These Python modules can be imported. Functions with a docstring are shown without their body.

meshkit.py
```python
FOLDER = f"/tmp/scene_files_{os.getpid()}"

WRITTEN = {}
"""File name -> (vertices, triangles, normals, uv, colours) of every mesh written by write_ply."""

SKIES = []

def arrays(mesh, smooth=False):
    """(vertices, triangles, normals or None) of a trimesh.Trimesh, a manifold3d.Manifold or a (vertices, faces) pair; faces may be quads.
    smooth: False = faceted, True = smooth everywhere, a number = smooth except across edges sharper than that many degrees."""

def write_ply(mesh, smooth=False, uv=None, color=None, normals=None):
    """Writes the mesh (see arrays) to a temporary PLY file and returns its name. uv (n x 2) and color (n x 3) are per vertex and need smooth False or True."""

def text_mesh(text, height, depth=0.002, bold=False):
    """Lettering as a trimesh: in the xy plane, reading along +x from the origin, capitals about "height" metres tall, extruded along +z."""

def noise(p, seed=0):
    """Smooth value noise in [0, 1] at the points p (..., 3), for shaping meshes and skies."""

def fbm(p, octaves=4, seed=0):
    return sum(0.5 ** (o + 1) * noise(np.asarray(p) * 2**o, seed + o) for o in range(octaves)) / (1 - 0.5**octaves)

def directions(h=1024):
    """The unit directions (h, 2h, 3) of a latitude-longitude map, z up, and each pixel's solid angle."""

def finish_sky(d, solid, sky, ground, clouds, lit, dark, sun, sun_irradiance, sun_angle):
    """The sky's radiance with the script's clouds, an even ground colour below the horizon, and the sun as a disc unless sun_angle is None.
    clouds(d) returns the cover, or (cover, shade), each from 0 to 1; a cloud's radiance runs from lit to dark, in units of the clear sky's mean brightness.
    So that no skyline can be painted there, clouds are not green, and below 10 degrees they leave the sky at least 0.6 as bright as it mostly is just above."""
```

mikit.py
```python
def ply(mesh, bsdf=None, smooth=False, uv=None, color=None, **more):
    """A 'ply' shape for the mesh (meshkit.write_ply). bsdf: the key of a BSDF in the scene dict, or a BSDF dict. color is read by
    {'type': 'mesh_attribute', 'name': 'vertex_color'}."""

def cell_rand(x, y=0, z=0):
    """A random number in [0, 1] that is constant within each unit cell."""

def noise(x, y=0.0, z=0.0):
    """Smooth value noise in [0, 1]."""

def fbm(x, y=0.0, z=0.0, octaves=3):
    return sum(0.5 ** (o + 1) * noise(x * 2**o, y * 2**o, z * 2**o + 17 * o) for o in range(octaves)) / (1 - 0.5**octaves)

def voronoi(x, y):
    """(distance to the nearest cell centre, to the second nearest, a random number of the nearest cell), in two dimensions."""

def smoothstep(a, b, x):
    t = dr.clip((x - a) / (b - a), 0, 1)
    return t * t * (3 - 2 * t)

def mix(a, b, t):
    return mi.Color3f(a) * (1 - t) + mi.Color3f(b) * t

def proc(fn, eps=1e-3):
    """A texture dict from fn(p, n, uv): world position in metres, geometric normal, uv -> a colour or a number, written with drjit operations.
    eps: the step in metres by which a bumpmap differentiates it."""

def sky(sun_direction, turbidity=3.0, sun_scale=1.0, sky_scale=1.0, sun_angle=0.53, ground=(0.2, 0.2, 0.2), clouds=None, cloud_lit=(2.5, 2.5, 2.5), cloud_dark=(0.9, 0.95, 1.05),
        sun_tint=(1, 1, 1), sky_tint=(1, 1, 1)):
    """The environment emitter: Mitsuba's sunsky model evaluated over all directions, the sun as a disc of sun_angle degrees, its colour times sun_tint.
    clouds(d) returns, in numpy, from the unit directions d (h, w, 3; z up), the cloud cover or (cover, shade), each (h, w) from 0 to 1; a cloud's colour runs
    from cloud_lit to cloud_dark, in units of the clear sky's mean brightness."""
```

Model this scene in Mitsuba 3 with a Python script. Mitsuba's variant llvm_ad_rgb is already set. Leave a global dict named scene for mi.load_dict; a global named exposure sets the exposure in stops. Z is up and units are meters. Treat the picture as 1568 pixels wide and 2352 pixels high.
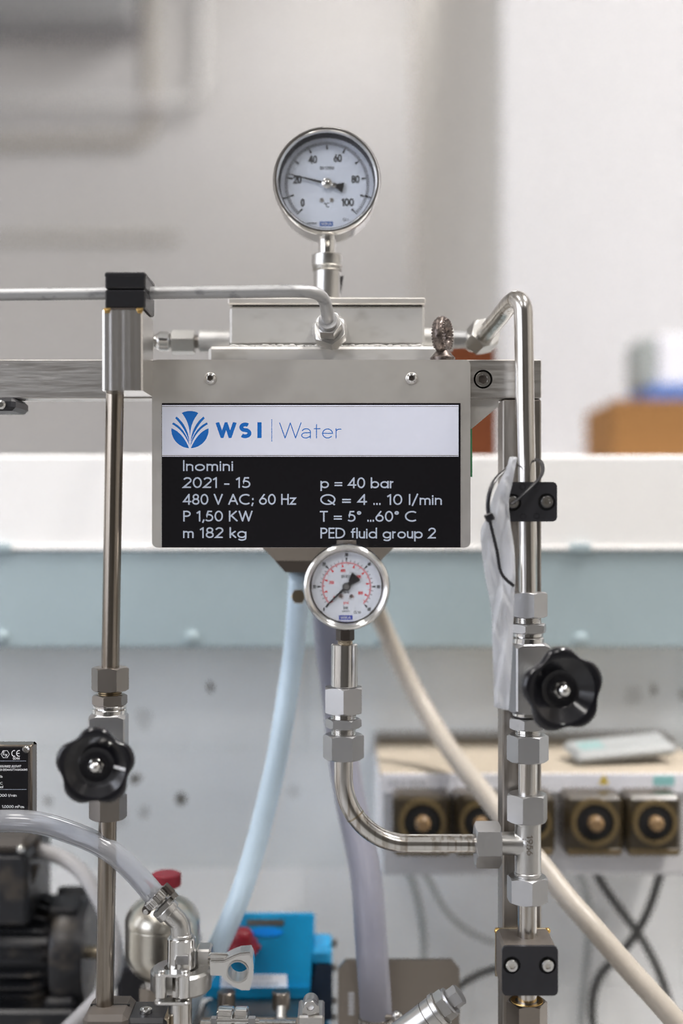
import math, random
import numpy as np
import trimesh, manifold3d as m3, shapely
from shapely.geometry import Polygon, LineString, Point, MultiPolygon, box as sbox
from shapely.ops import unary_union
from shapely import affinity
import drjit as dr
import mitsuba as mi
import mikit
from mikit import proc, fbm, noise, smoothstep, mix

random.seed(7)
rng = np.random.default_rng(7)
scene, labels = {}, {}
T = mi.ScalarTransform4f

# ------------------------------------------------------------------ camera, light, exposure
F, CX, CY, ZC = 2900.0, 784.0, 1176.0, 1.35          # focal length in pixels of the 1568 x 2352 frame, eye height
FOCUS = 0.998
scene['camera'] = {
    'type': 'thinlens', 'fov': math.degrees(2 * math.atan(784.0 / F)), 'fov_axis': 'x',
    'aperture_radius': 0.0125, 'focus_distance': FOCUS, 'near_clip': 0.05, 'far_clip': 100.0,
    'to_world': T().look_at(origin=[0, 0, ZC], target=[0, 1, ZC], up=[0, 0, 1]),
}
exposure = 0.22
scene['sky'] = mikit.sky([-0.6, -0.5, 0.62], turbidity=4, sun_scale=0.0, sky_scale=1.0, ground=(0.3, 0.3, 0.3),
                         clouds=lambda d: np.ones(d.shape[:2]), cloud_lit=(39, 41, 46), cloud_dark=(39, 41, 46))
LAMP_RADIANCE = (22, 21.2, 20.4)
CEILING_Z = 4.7
LAMPS = [(-1.6, -2.6, 1.0), (1.6, -2.6, 1.0), (-1.4, 0.25, 0.85), (1.7, 0.6, 3.4), (0.1, 5.5, 0.42)]        # x, y, dimmer


# ------------------------------------------------------------------ helpers
def P(px, py, Y):
    """The point at distance Y in front of the eye plane that stands at a pixel of the frame."""
    return np.array([(px - CX) / F * Y, Y, ZC - (py - CY) / F * Y])


def S(n, Y):
    return n / F * Y


def cat(*ms):
    return trimesh.util.concatenate([m for x in ms for m in (x if isinstance(x, (list, tuple)) else [x])])


def man(m):
    return m3.Manifold(m3.Mesh(np.asarray(m.vertices, np.float32), np.asarray(m.faces, np.uint32)))


def tri(m):
    q = m.to_mesh()
    return trimesh.Trimesh(np.array(q.vert_properties[:, :3], float), np.array(q.tri_verts), process=False)


def hull(pts):
    return tri(m3.Manifold.hull_points(np.asarray(pts, np.float32)))


def cbox(x0, x1, y0, y1, z0, z1, c=0.001):
    """A box with chamfered edges."""
    pts = []
    for sx in (0, 1):
        for sy in (0, 1):
            for sz in (0, 1):
                x, y, z = (x0, x1)[sx], (y0, y1)[sy], (z0, z1)[sz]
                dx, dy, dz = (c, -c)[sx], (c, -c)[sy], (c, -c)[sz]
                pts += [(x, y + dy, z + dz), (x + dx, y, z + dz), (x + dx, y + dy, z)]
    return hull(pts)


def frame_to(d, up=(0, 0, 1)):
    d = np.asarray(d, float) / np.linalg.norm(d)
    u = np.asarray(up, float)
    if abs(d @ u) > 0.98:
        u = np.array([0, 1.0, 0])
    x = np.cross(u, d); x /= np.linalg.norm(x)
    y = np.cross(d, x)
    return np.stack([x, y, d], 1)


def place(m, o, d=(0, 0, 1), up=(0, 0, 1)):
    m = m.copy()
    R = np.eye(4)
    if abs(d[2]) > 0.9999 * np.linalg.norm(d) and d[2] > 0:
        pass
    else:
        R[:3, :3] = frame_to(d, up)
    R[:3, 3] = o
    m.apply_transform(R)
    return m


def lathe(profile, o=(0, 0, 0), d=(0, 0, 1), n=48, closed=True):
    """profile: (radius, height) pairs from bottom to top; capped at both ends."""
    p = [tuple(q) for q in profile]
    if closed:
        if p[0][0] > 1e-9:
            p = [(0, p[0][1])] + p
        if p[-1][0] > 1e-9:
            p = p + [(0, p[-1][1])]
    a = np.arange(n) * 2 * np.pi / n
    v, rows = [], []
    for r, h in p:
        if r < 1e-9:
            rows.append([len(v)]); v.append((0, 0, h))
        else:
            rows.append(list(range(len(v), len(v) + n)))
            v += [(r * math.cos(t), r * math.sin(t), h) for t in a]
    f = []
    for A, B in zip(rows[:-1], rows[1:]):
        for i in range(n):
            j = (i + 1) % n
            if len(A) == 1 and len(B) == 1:
                break
            if len(A) == 1:
                f.append((A[0], B[j], B[i]))
            elif len(B) == 1:
                f.append((A[i], A[j], B[0]))
            else:
                f += [(A[i], A[j], B[j]), (A[i], B[j], B[i])]
    return place(trimesh.Trimesh(np.array(v, float), np.array(f), process=False), o, d)


def cyl(r, h, o=(0, 0, 0), d=(0, 0, 1), c=None, n=40):
    c = min(r, h) * 0.06 if c is None else c
    return lathe([(r - c, 0), (r, c), (r, h - c), (r - c, h)], o, d, n)


def hexnut(rc, h, rot=0.0, o=(0, 0, 0), d=(0, 0, 1), both=True, up=(0, 0, 1)):
    """Hexagon prism, corner radius rc, with the turned chamfer that cuts its corners round."""
    a = np.radians(rot + 60 * np.arange(6))
    hx = m3.CrossSection([np.stack([rc * np.cos(a), rc * np.sin(a)], 1)]).extrude(h)
    k = rc * 0.13
    t = k * 0.62
    prof = [(0, -1e-4), (rc - k, 0), (rc + 2e-5, t), (rc + 2e-5, h - t), (rc - k, h), (0, h + 1e-4)]
    if not both:
        prof = [(0, -1e-4), (rc + 2e-5, -1e-4), (rc + 2e-5, h - t), (rc - k, h), (0, h + 1e-4)]
    cone = man(lathe(prof, n=60))
    return place(tri(hx ^ cone), o, d, up)


def spline(pts, n=60):
    """Centripetal-like smooth curve through the points (cubic, chord-length parameter)."""
    from scipy.interpolate import PchipInterpolator, CubicSpline
    p = np.asarray(pts, float)
    t = np.r_[0, np.cumsum(np.linalg.norm(np.diff(p, axis=0), axis=1))]
    return CubicSpline(t, p)(np.linspace(0, t[-1], n))


def fillet(pts, radius, n=10):
    """Polyline with rounded corners."""
    p = [np.asarray(q, float) for q in pts]
    out = [p[0]]
    for i in range(1, len(p) - 1):
        a, b, c = p[i - 1], p[i], p[i + 1]
        u, v = (a - b), (c - b)
        lu, lv = np.linalg.norm(u), np.linalg.norm(v)
        u, v = u / lu, v / lv
        ang = math.acos(np.clip(u @ v, -1, 1))
        cut = min(radius / math.tan(ang / 2), lu * 0.75, lv * 0.75)
        r = cut * math.tan(ang / 2)
        s, e = b + u * cut, b + v * cut
        w = (u + v); w /= np.linalg.norm(w)
        ctr = b + w * (r / math.sin(ang / 2))
        for k in range(n + 1):
            t = k / n
            q = s * (1 - t) + e * t - ctr
            q = q / np.linalg.norm(q) * r
            out.append(ctr + q)
    out.append(p[-1])
    return np.array(out)


def tube(path, r, sides=28, hollow=None, flat=None, ripple=None):
    """A tube along a path; hollow = inner radius; flat = (half width, half thickness); ripple = (pitch, depth)."""
    p = np.asarray(path, float)
    n = len(p)
    t = np.gradient(p, axis=0); t /= np.linalg.norm(t, axis=1, keepdims=True)
    u = np.cross(t[0], [0, 0, 1.0])
    if np.linalg.norm(u) < 0.2:
        u = np.array([1.0, 0, 0])
    u -= t[0] * (u @ t[0]); u /= np.linalg.norm(u)
    U = [u]
    for i in range(1, n):
        u = U[-1] - t[i] * (U[-1] @ t[i]); U.append(u / np.linalg.norm(u))
    U = np.array(U); W = np.cross(t, U)
    a = np.arange(sides) * 2 * np.pi / sides
    L = np.r_[0, np.cumsum(np.linalg.norm(np.diff(p, axis=0), axis=1))]

    def ring(rad):
        rr = np.broadcast_to(rad, (n,)).astype(float)
        if flat is not None:
            return p[:, None] + flat[0] * np.cos(a)[None, :, None] * U[:, None] + flat[1] * np.sin(a)[None, :, None] * W[:, None]
        if ripple is not None:
            rr = rr + ripple[1] * np.cos(2 * np.pi * L / ripple[0])
        return p[:, None] + rr[:, None, None] * (np.cos(a)[None, :, None] * U[:, None] + np.sin(a)[None, :, None] * W[:, None])

    i, j = np.meshgrid(np.arange(n - 1), np.arange(sides), indexing='ij')
    q = np.stack([i * sides + j, i * sides + (j + 1) % sides, (i + 1) * sides + (j + 1) % sides, (i + 1) * sides + j], -1).reshape(-1, 4)
    f = np.vstack([q[:, [0, 1, 2]], q[:, [0, 2, 3]]])
    vo = ring(r).reshape(-1, 3)
    k = np.arange(sides); kk = (k + 1) % sides
    last = (n - 1) * sides
    if hollow is None:
        v = np.vstack([vo, p[:1], p[-1:]])
        f = np.vstack([f, np.stack([kk, k, k * 0 + len(vo)], 1), np.stack([last + k, last + kk, k * 0 + len(vo) + 1], 1)])
    else:
        vi = ring(hollow).reshape(-1, 3)
        N = len(vo)
        v = np.vstack([vo, vi])
        f = np.vstack([f, f[:, ::-1] + N,
                       np.stack([kk, k, N + k], 1), np.stack([kk, N + k, N + kk], 1),
                       np.stack([last + k, last + kk, N + last + kk], 1), np.stack([last + k, N + last + kk, N + last + k], 1)])
    m = trimesh.Trimesh(v, f, process=False)
    if m.volume < 0:
        m.invert()
    return m


def plate(poly, y0, y1):
    """A shapely polygon in x, z extruded from y0 (near) to y1 (far)."""
    out = []
    for g in getattr(poly, 'geoms', [poly]):
        if g.is_empty or g.area < 1e-10:
            continue
        m = trimesh.creation.extrude_polygon(g, y1 - y0, engine='earcut')
        v = m.vertices
        m = trimesh.Trimesh(np.stack([v[:, 0], y1 - v[:, 2], v[:, 1]], 1), m.faces, process=False)
        out.append(m)
    return cat(out)


def rrect(x0, z0, x1, z1, r, q=6):
    return sbox(x0 + r, z0 + r, x1 - r, z1 - r).buffer(r, quad_segs=q)


def pxrect(x0, y0, x1, y1, Y, r=0.0):
    a, b = P(x0, y1, Y), P(x1, y0, Y)
    return rrect(a[0], a[2], b[0], b[2], r) if r > 0 else sbox(a[0], a[2], b[0], b[2])


def pxpoly(pts, Y):
    return Polygon([(lambda q: (q[0], q[2]))(P(x, y, Y)) for x, y in pts])


def pxbox(x0, y0, x1, y1, Y0, Y1, c=0.001):
    """Box whose front face spans these pixels at Y0."""
    a, b = P(x0, y1, Y0), P(x1, y0, Y0)
    return cbox(a[0], b[0], Y0, Y1, a[2], b[2], c)


def key_of(name, parent=None):
    k = name if parent is None else parent + '__' + name
    base, i = k, 0
    while k in scene or k in labels or any(s.startswith(k + '__') for s in scene):
        i += 1
        k = f'{base}_{i:03d}'
    return k


def thing(name, label, cat_, group=None, **kw):
    k = key_of(name)
    labels[k] = {'label': label, 'category': cat_}
    if group:
        labels[k]['group'] = group
    labels[k].update(kw)
    return k


def add(name, mesh, bsdf, parent=None, smooth=32, label=None, **kw):
    k = parent if name is None else key_of(name, parent)
    scene[k] = mikit.ply(mesh, bsdf, smooth=smooth)
    if label:
        labels[k] = {'label': label}
    if kw:
        labels.setdefault(k, {}).update(kw)
    return k


def solo(name, mesh, bsdf, label, cat_, group=None, smooth=32):
    k = thing(name, label, cat_, group)
    scene[k] = mikit.ply(mesh, bsdf, smooth=smooth)
    return k


def structure(name, mesh, bsdf, parent=None, smooth=False, label=None):
    k = key_of(name, parent)
    scene[k] = mikit.ply(mesh, bsdf, smooth=smooth)
    if parent is None:
        labels[k] = {'kind': 'structure'}
        if label:
            labels[k]['label'] = label
    return k


# ------------------------------------------------------------------ materials
def mat(name, **kw):
    t = {'type': 'principled'}
    for k, v in kw.items():
        t[k] = {'type': 'rgb', 'value': list(v)} if isinstance(v, (tuple, list)) else v
    scene[name] = {'type': 'twosided', 'bsdf': t} if not kw.get('spec_trans') else t
    return name


def metal_fn(base, stain, lo, hi, sx, sy, sz):
    def fn(p, n, uv):
        a = fbm(p.x * sx, p.y * sy, p.z * sz, 3)
        return mix(base, stain, smoothstep(lo, hi, a))
    return fn


def grain_fn(base, spread, sx, sy, sz):
    def fn(p, n, uv):
        a = noise(p.x * sx, p.y * sy, p.z * sz) * 0.6 + noise(p.x * sx * 2.7 + 9, p.y * sy * 2.7, p.z * sz * 2.7) * 0.4
        return base + spread * a
    return fn


mat('brushed_steel', base_color=proc(metal_fn((0.66, 0.64, 0.61), (0.50, 0.475, 0.445), 0.35, 0.75, 40, 40, 300)), metallic=1.0,
    roughness=proc(grain_fn(0.27, 0.14, 60, 60, 900)))
mat('plate_steel', base_color=proc(metal_fn((0.82, 0.795, 0.75), (0.70, 0.67, 0.63), 0.35, 0.8, 35, 35, 35)), metallic=1.0, roughness=0.42)
mat('tank_steel', base_color=proc(metal_fn((0.66, 0.65, 0.63), (0.50, 0.485, 0.46), 0.50, 0.9, 60, 60, 90)), metallic=0.9, roughness=0.5)
mat('tube_steel', base_color=proc(metal_fn((0.68, 0.66, 0.63), (0.42, 0.38, 0.33), 0.42, 0.75, 500, 500, 9)), metallic=1.0, roughness=0.19)
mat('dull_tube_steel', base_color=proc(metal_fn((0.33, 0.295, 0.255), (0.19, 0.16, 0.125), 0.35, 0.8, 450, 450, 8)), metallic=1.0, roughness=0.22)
mat('pipe_grey', base_color=proc(metal_fn((0.42, 0.42, 0.42), (0.24, 0.24, 0.25), 0.5, 0.85, 120, 120, 160)), metallic=0.6, roughness=0.42)
mat('nut_steel', base_color=(0.50, 0.50, 0.505), metallic=1.0, roughness=0.36)
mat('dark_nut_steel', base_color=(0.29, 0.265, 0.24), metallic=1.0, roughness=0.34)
mat('vessel_steel', base_color=(0.60, 0.57, 0.50), metallic=1.0, roughness=0.27)
mat('post_steel', base_color=proc(metal_fn((0.38, 0.355, 0.325), (0.25, 0.225, 0.20), 0.35, 0.75, 300, 300, 25)), metallic=1.0, roughness=0.33)
mat('fluted_steel', base_color=(0.80, 0.78, 0.76), metallic=1.0, roughness=0.24)
mat('frame_dark', base_color=(0.16, 0.135, 0.11), metallic=0.95, roughness=0.30)
mat('polished_steel', base_color=(0.72, 0.71, 0.69), metallic=1.0, roughness=0.12)
mat('cast_steel', base_color=(0.58, 0.57, 0.55), metallic=1.0, roughness=0.30)
mat('bronze_steel', base_color=(0.42, 0.36, 0.27), metallic=1.0, roughness=0.25)
mat('heat_gold', base_color=(0.80, 0.52, 0.18), metallic=1.0, roughness=0.28)
mat('rusty_iron', base_color=proc(metal_fn((0.17, 0.14, 0.125), (0.07, 0.055, 0.05), 0.3, 0.75, 500, 500, 500)), metallic=0.75, roughness=0.36)
mat('dark_steel', base_color=(0.10, 0.085, 0.075), metallic=0.9, roughness=0.4)
mat('smoke_steel', base_color=(0.30, 0.265, 0.23), metallic=1.0, roughness=0.30)
mat('gloss_black', base_color=(0.006, 0.006, 0.008), roughness=0.13, specular=0.55)
mat('matte_black', base_color=(0.014, 0.014, 0.017), roughness=0.42, specular=0.45)
mat('satin_black', base_color=(0.010, 0.010, 0.012), roughness=0.30, specular=0.5)
mat('dusty_black', base_color=(0.075, 0.064, 0.055), roughness=0.55)
mat('void_black', base_color=(0.003, 0.003, 0.003), roughness=0.8)
mat('motor_black', base_color=proc(metal_fn((0.014, 0.015, 0.018), (0.075, 0.062, 0.048), 0.50, 0.85, 45, 45, 45)), roughness=0.36, specular=0.5)
mat('panel_white', base_color=(0.66, 0.68, 0.78), roughness=0.35)
mat('panel_black', base_color=(0.006, 0.0055, 0.007), roughness=0.33, specular=0.25)
mat('print_grey', base_color=(0.40, 0.45, 0.54), roughness=0.5)
mat('print_blue', base_color=(0.003, 0.115, 0.44), roughness=0.45)
mat('print_white', base_color=(0.72, 0.72, 0.74), roughness=0.5)
mat('print_black', base_color=(0.010, 0.010, 0.012), roughness=0.5)
mat('print_red', base_color=(0.60, 0.025, 0.035), roughness=0.5)
mat('print_logo', base_color=(0.03, 0.05, 0.34), roughness=0.5)
mat('print_logo_pale', base_color=(0.06, 0.14, 0.44), roughness=0.5)
mat('dial_white', base_color=(0.70, 0.73, 0.80), roughness=0.55)
mat('dial_blue', base_color=(0.74, 0.80, 0.92), roughness=0.55)
scene['dial_glass'] = {'type': 'thindielectric', 'int_ior': 1.5}
mat('red_plastic', base_color=(0.22, 0.004, 0.014), roughness=0.33)
mat('cap_red', base_color=(0.28, 0.018, 0.034), roughness=0.45)
mat('pump_blue', base_color=proc(metal_fn((0.0, 0.185, 0.38), (0.006, 0.28, 0.54), 0.4, 0.7, 25, 25, 25)), roughness=0.33, specular=0.5)
mat('pump_shade_navy', base_color=(0.002, 0.012, 0.03), roughness=0.4)
mat('logo_blue', base_color=(0.0, 0.22, 0.75), roughness=0.3)
mat('label_white', base_color=(0.74, 0.74, 0.78), roughness=0.6)
mat('label_grey', base_color=(0.42, 0.43, 0.46), roughness=0.6)
mat('hose_cream', base_color=(0.44, 0.395, 0.34), roughness=0.42)
mat('hose_sky', base_color=(0.62, 0.77, 0.90), roughness=0.25, specular=0.5)
mat('conduit_grey', base_color=(0.50, 0.49, 0.50), roughness=0.5)
mat('cable_black', base_color=(0.035, 0.035, 0.033), roughness=0.5)
mat('cable_grey', base_color=(0.46, 0.48, 0.47), roughness=0.6)
mat('cable_green', base_color=(0.05, 0.20, 0.09), roughness=0.5)
scene['hose_clear'] = {'type': 'principled', 'base_color': {'type': 'rgb', 'value': [0.86, 0.88, 0.93]}, 'spec_trans': 0.80, 'roughness': 0.09, 'eta': 1.38}
scene['hose_milky'] = {'type': 'principled', 'base_color': {'type': 'rgb', 'value': [0.60, 0.60, 0.70]}, 'spec_trans': 0.68, 'roughness': 0.28, 'eta': 1.33}
scene['bag_film'] = {'type': 'principledthin', 'base_color': {'type': 'rgb', 'value': [0.88, 0.89, 0.92]}, 'roughness': 0.28, 'spec_trans': 0.45, 'diff_trans': 1.1, 'eta': 1.4}
mat('trunking_white', base_color=(0.84, 0.83, 0.82), roughness=0.4)
mat('trunking_grey', base_color=(0.34, 0.42, 0.45), roughness=0.45)
mat('rack_white', base_color=(0.66, 0.65, 0.66), roughness=0.5)
mat('rack_top', base_color=(0.39, 0.335, 0.265), roughness=0.6)
mat('pump_cover', base_color=(0.038, 0.028, 0.014), roughness=0.22, specular=0.6)
mat('pump_ring', base_color=(0.12, 0.085, 0.036), roughness=0.3)
mat('pump_hub', base_color=(0.23, 0.145, 0.07), roughness=0.35)
mat('controller_grey', base_color=(0.33, 0.34, 0.34), roughness=0.5)
mat('pale_screen', base_color=(0.24, 0.36, 0.355), roughness=0.5)
mat('teal_print', base_color=(0.25, 0.52, 0.51), roughness=0.5)
mat('yellow_print', base_color=(0.55, 0.40, 0.03), roughness=0.5)
mat('cardboard', base_color=(0.27, 0.133, 0.047), roughness=0.8, specular=0.2)
mat('dark_cardboard', base_color=(0.10, 0.029, 0.011), roughness=0.7, specular=0.1)
mat('folder_blue', base_color=(0.09, 0.18, 0.46), roughness=0.5)
mat('device_white', base_color=(0.72, 0.72, 0.77), roughness=0.5)
mat('device_grey', base_color=(0.33, 0.36, 0.35), roughness=0.5)
mat('pipe_paint', base_color=(0.86, 0.86, 0.87), roughness=0.5)
mat('pipe_paint_tan', base_color=(0.60, 0.58, 0.54), roughness=0.5)
mat('duct_grey', base_color=(0.40, 0.41, 0.43), roughness=0.5)
mat('shelf_white', base_color=(0.75, 0.75, 0.75), roughness=0.5)

STAINS = [(480, 1577, 9, 1.0), (312, 1787, 13, 1.15), (412, 1833, 12, 1.1), (112, 1838, 11, .7), (330, 1868, 13, .35), (1502, 1583, 13, .6),
          (1452, 1600, 22, .2), (268, 1880, 24, .22), (675, 1820, 16, .2), (330, 1650, 22, .25), (1360, 2110, 30, .3), (1570, 1600, 10, .5)]


def block_paint(p, n, uv):
    c = mix((0.87, 0.885, 0.88), (0.81, 0.83, 0.825), fbm(p.x * 5, p.z * 7, p.y, 3))
    c = mix(c, (0.94, 0.94, 0.93), 0.9 * smoothstep(0.0, 0.003, float(P(0, 1990, 1.455)[2]) - p.z))    # the lower courses wear a fresher coat
    wob = (fbm(p.x * 120, p.z * 120, 3.0, 2) - 0.5) * 0.010
    for (sx, sy, r, k) in STAINS:
        q = P(sx, sy, 1.455)
        d = dr.sqrt(dr.square(p.x - q[0]) + dr.square((p.z - q[2]) * 0.85))
        c = mix(c, (0.10, 0.085, 0.06), dr.clip(k, 0, 1) * (1 - smoothstep(0.35, 1.0, (d + wob) / S(r * 1.35, 1.455))))
    return c


mat('block_paint', base_color=proc(block_paint), roughness=0.6)
mat('wall_paint', base_color=proc(metal_fn((0.755, 0.75, 0.765), (0.725, 0.715, 0.715), 0.3, 0.7, 1.2, 1.2, 1.2)), roughness=0.7)
mat('wall_paint_warm', base_color=(0.62, 0.60, 0.57), roughness=0.7)
mat('wall_paint_right', base_color=(0.42, 0.40, 0.37), roughness=0.7)
mat('wall_paint_dark', base_color=(0.06, 0.056, 0.05), roughness=0.7)
mat('pier_paint', base_color=(0.54, 0.535, 0.55), roughness=0.7)
mat('ceiling_paint', base_color=(0.78, 0.78, 0.77), roughness=0.8)
mat('floor_paint', base_color=proc(metal_fn((0.30, 0.30, 0.30), (0.22, 0.22, 0.22), 0.3, 0.7, 3, 3, 3)), roughness=0.45)
mat('frame_white', base_color=(0.75, 0.75, 0.75), roughness=0.4)
scene['window_glass'] = {'type': 'thindielectric', 'int_ior': 1.5}
mat('deck_steel', base_color=(0.25, 0.24, 0.23), metallic=0.8, roughness=0.45)

# ------------------------------------------------------------------ stroke lettering
def arc(cx, cy, rx, ry, a0, a1, n=18):
    a = np.radians(np.linspace(a0, a1, n))
    return [(cx + rx * math.cos(t), cy + ry * math.sin(t)) for t in a]


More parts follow.
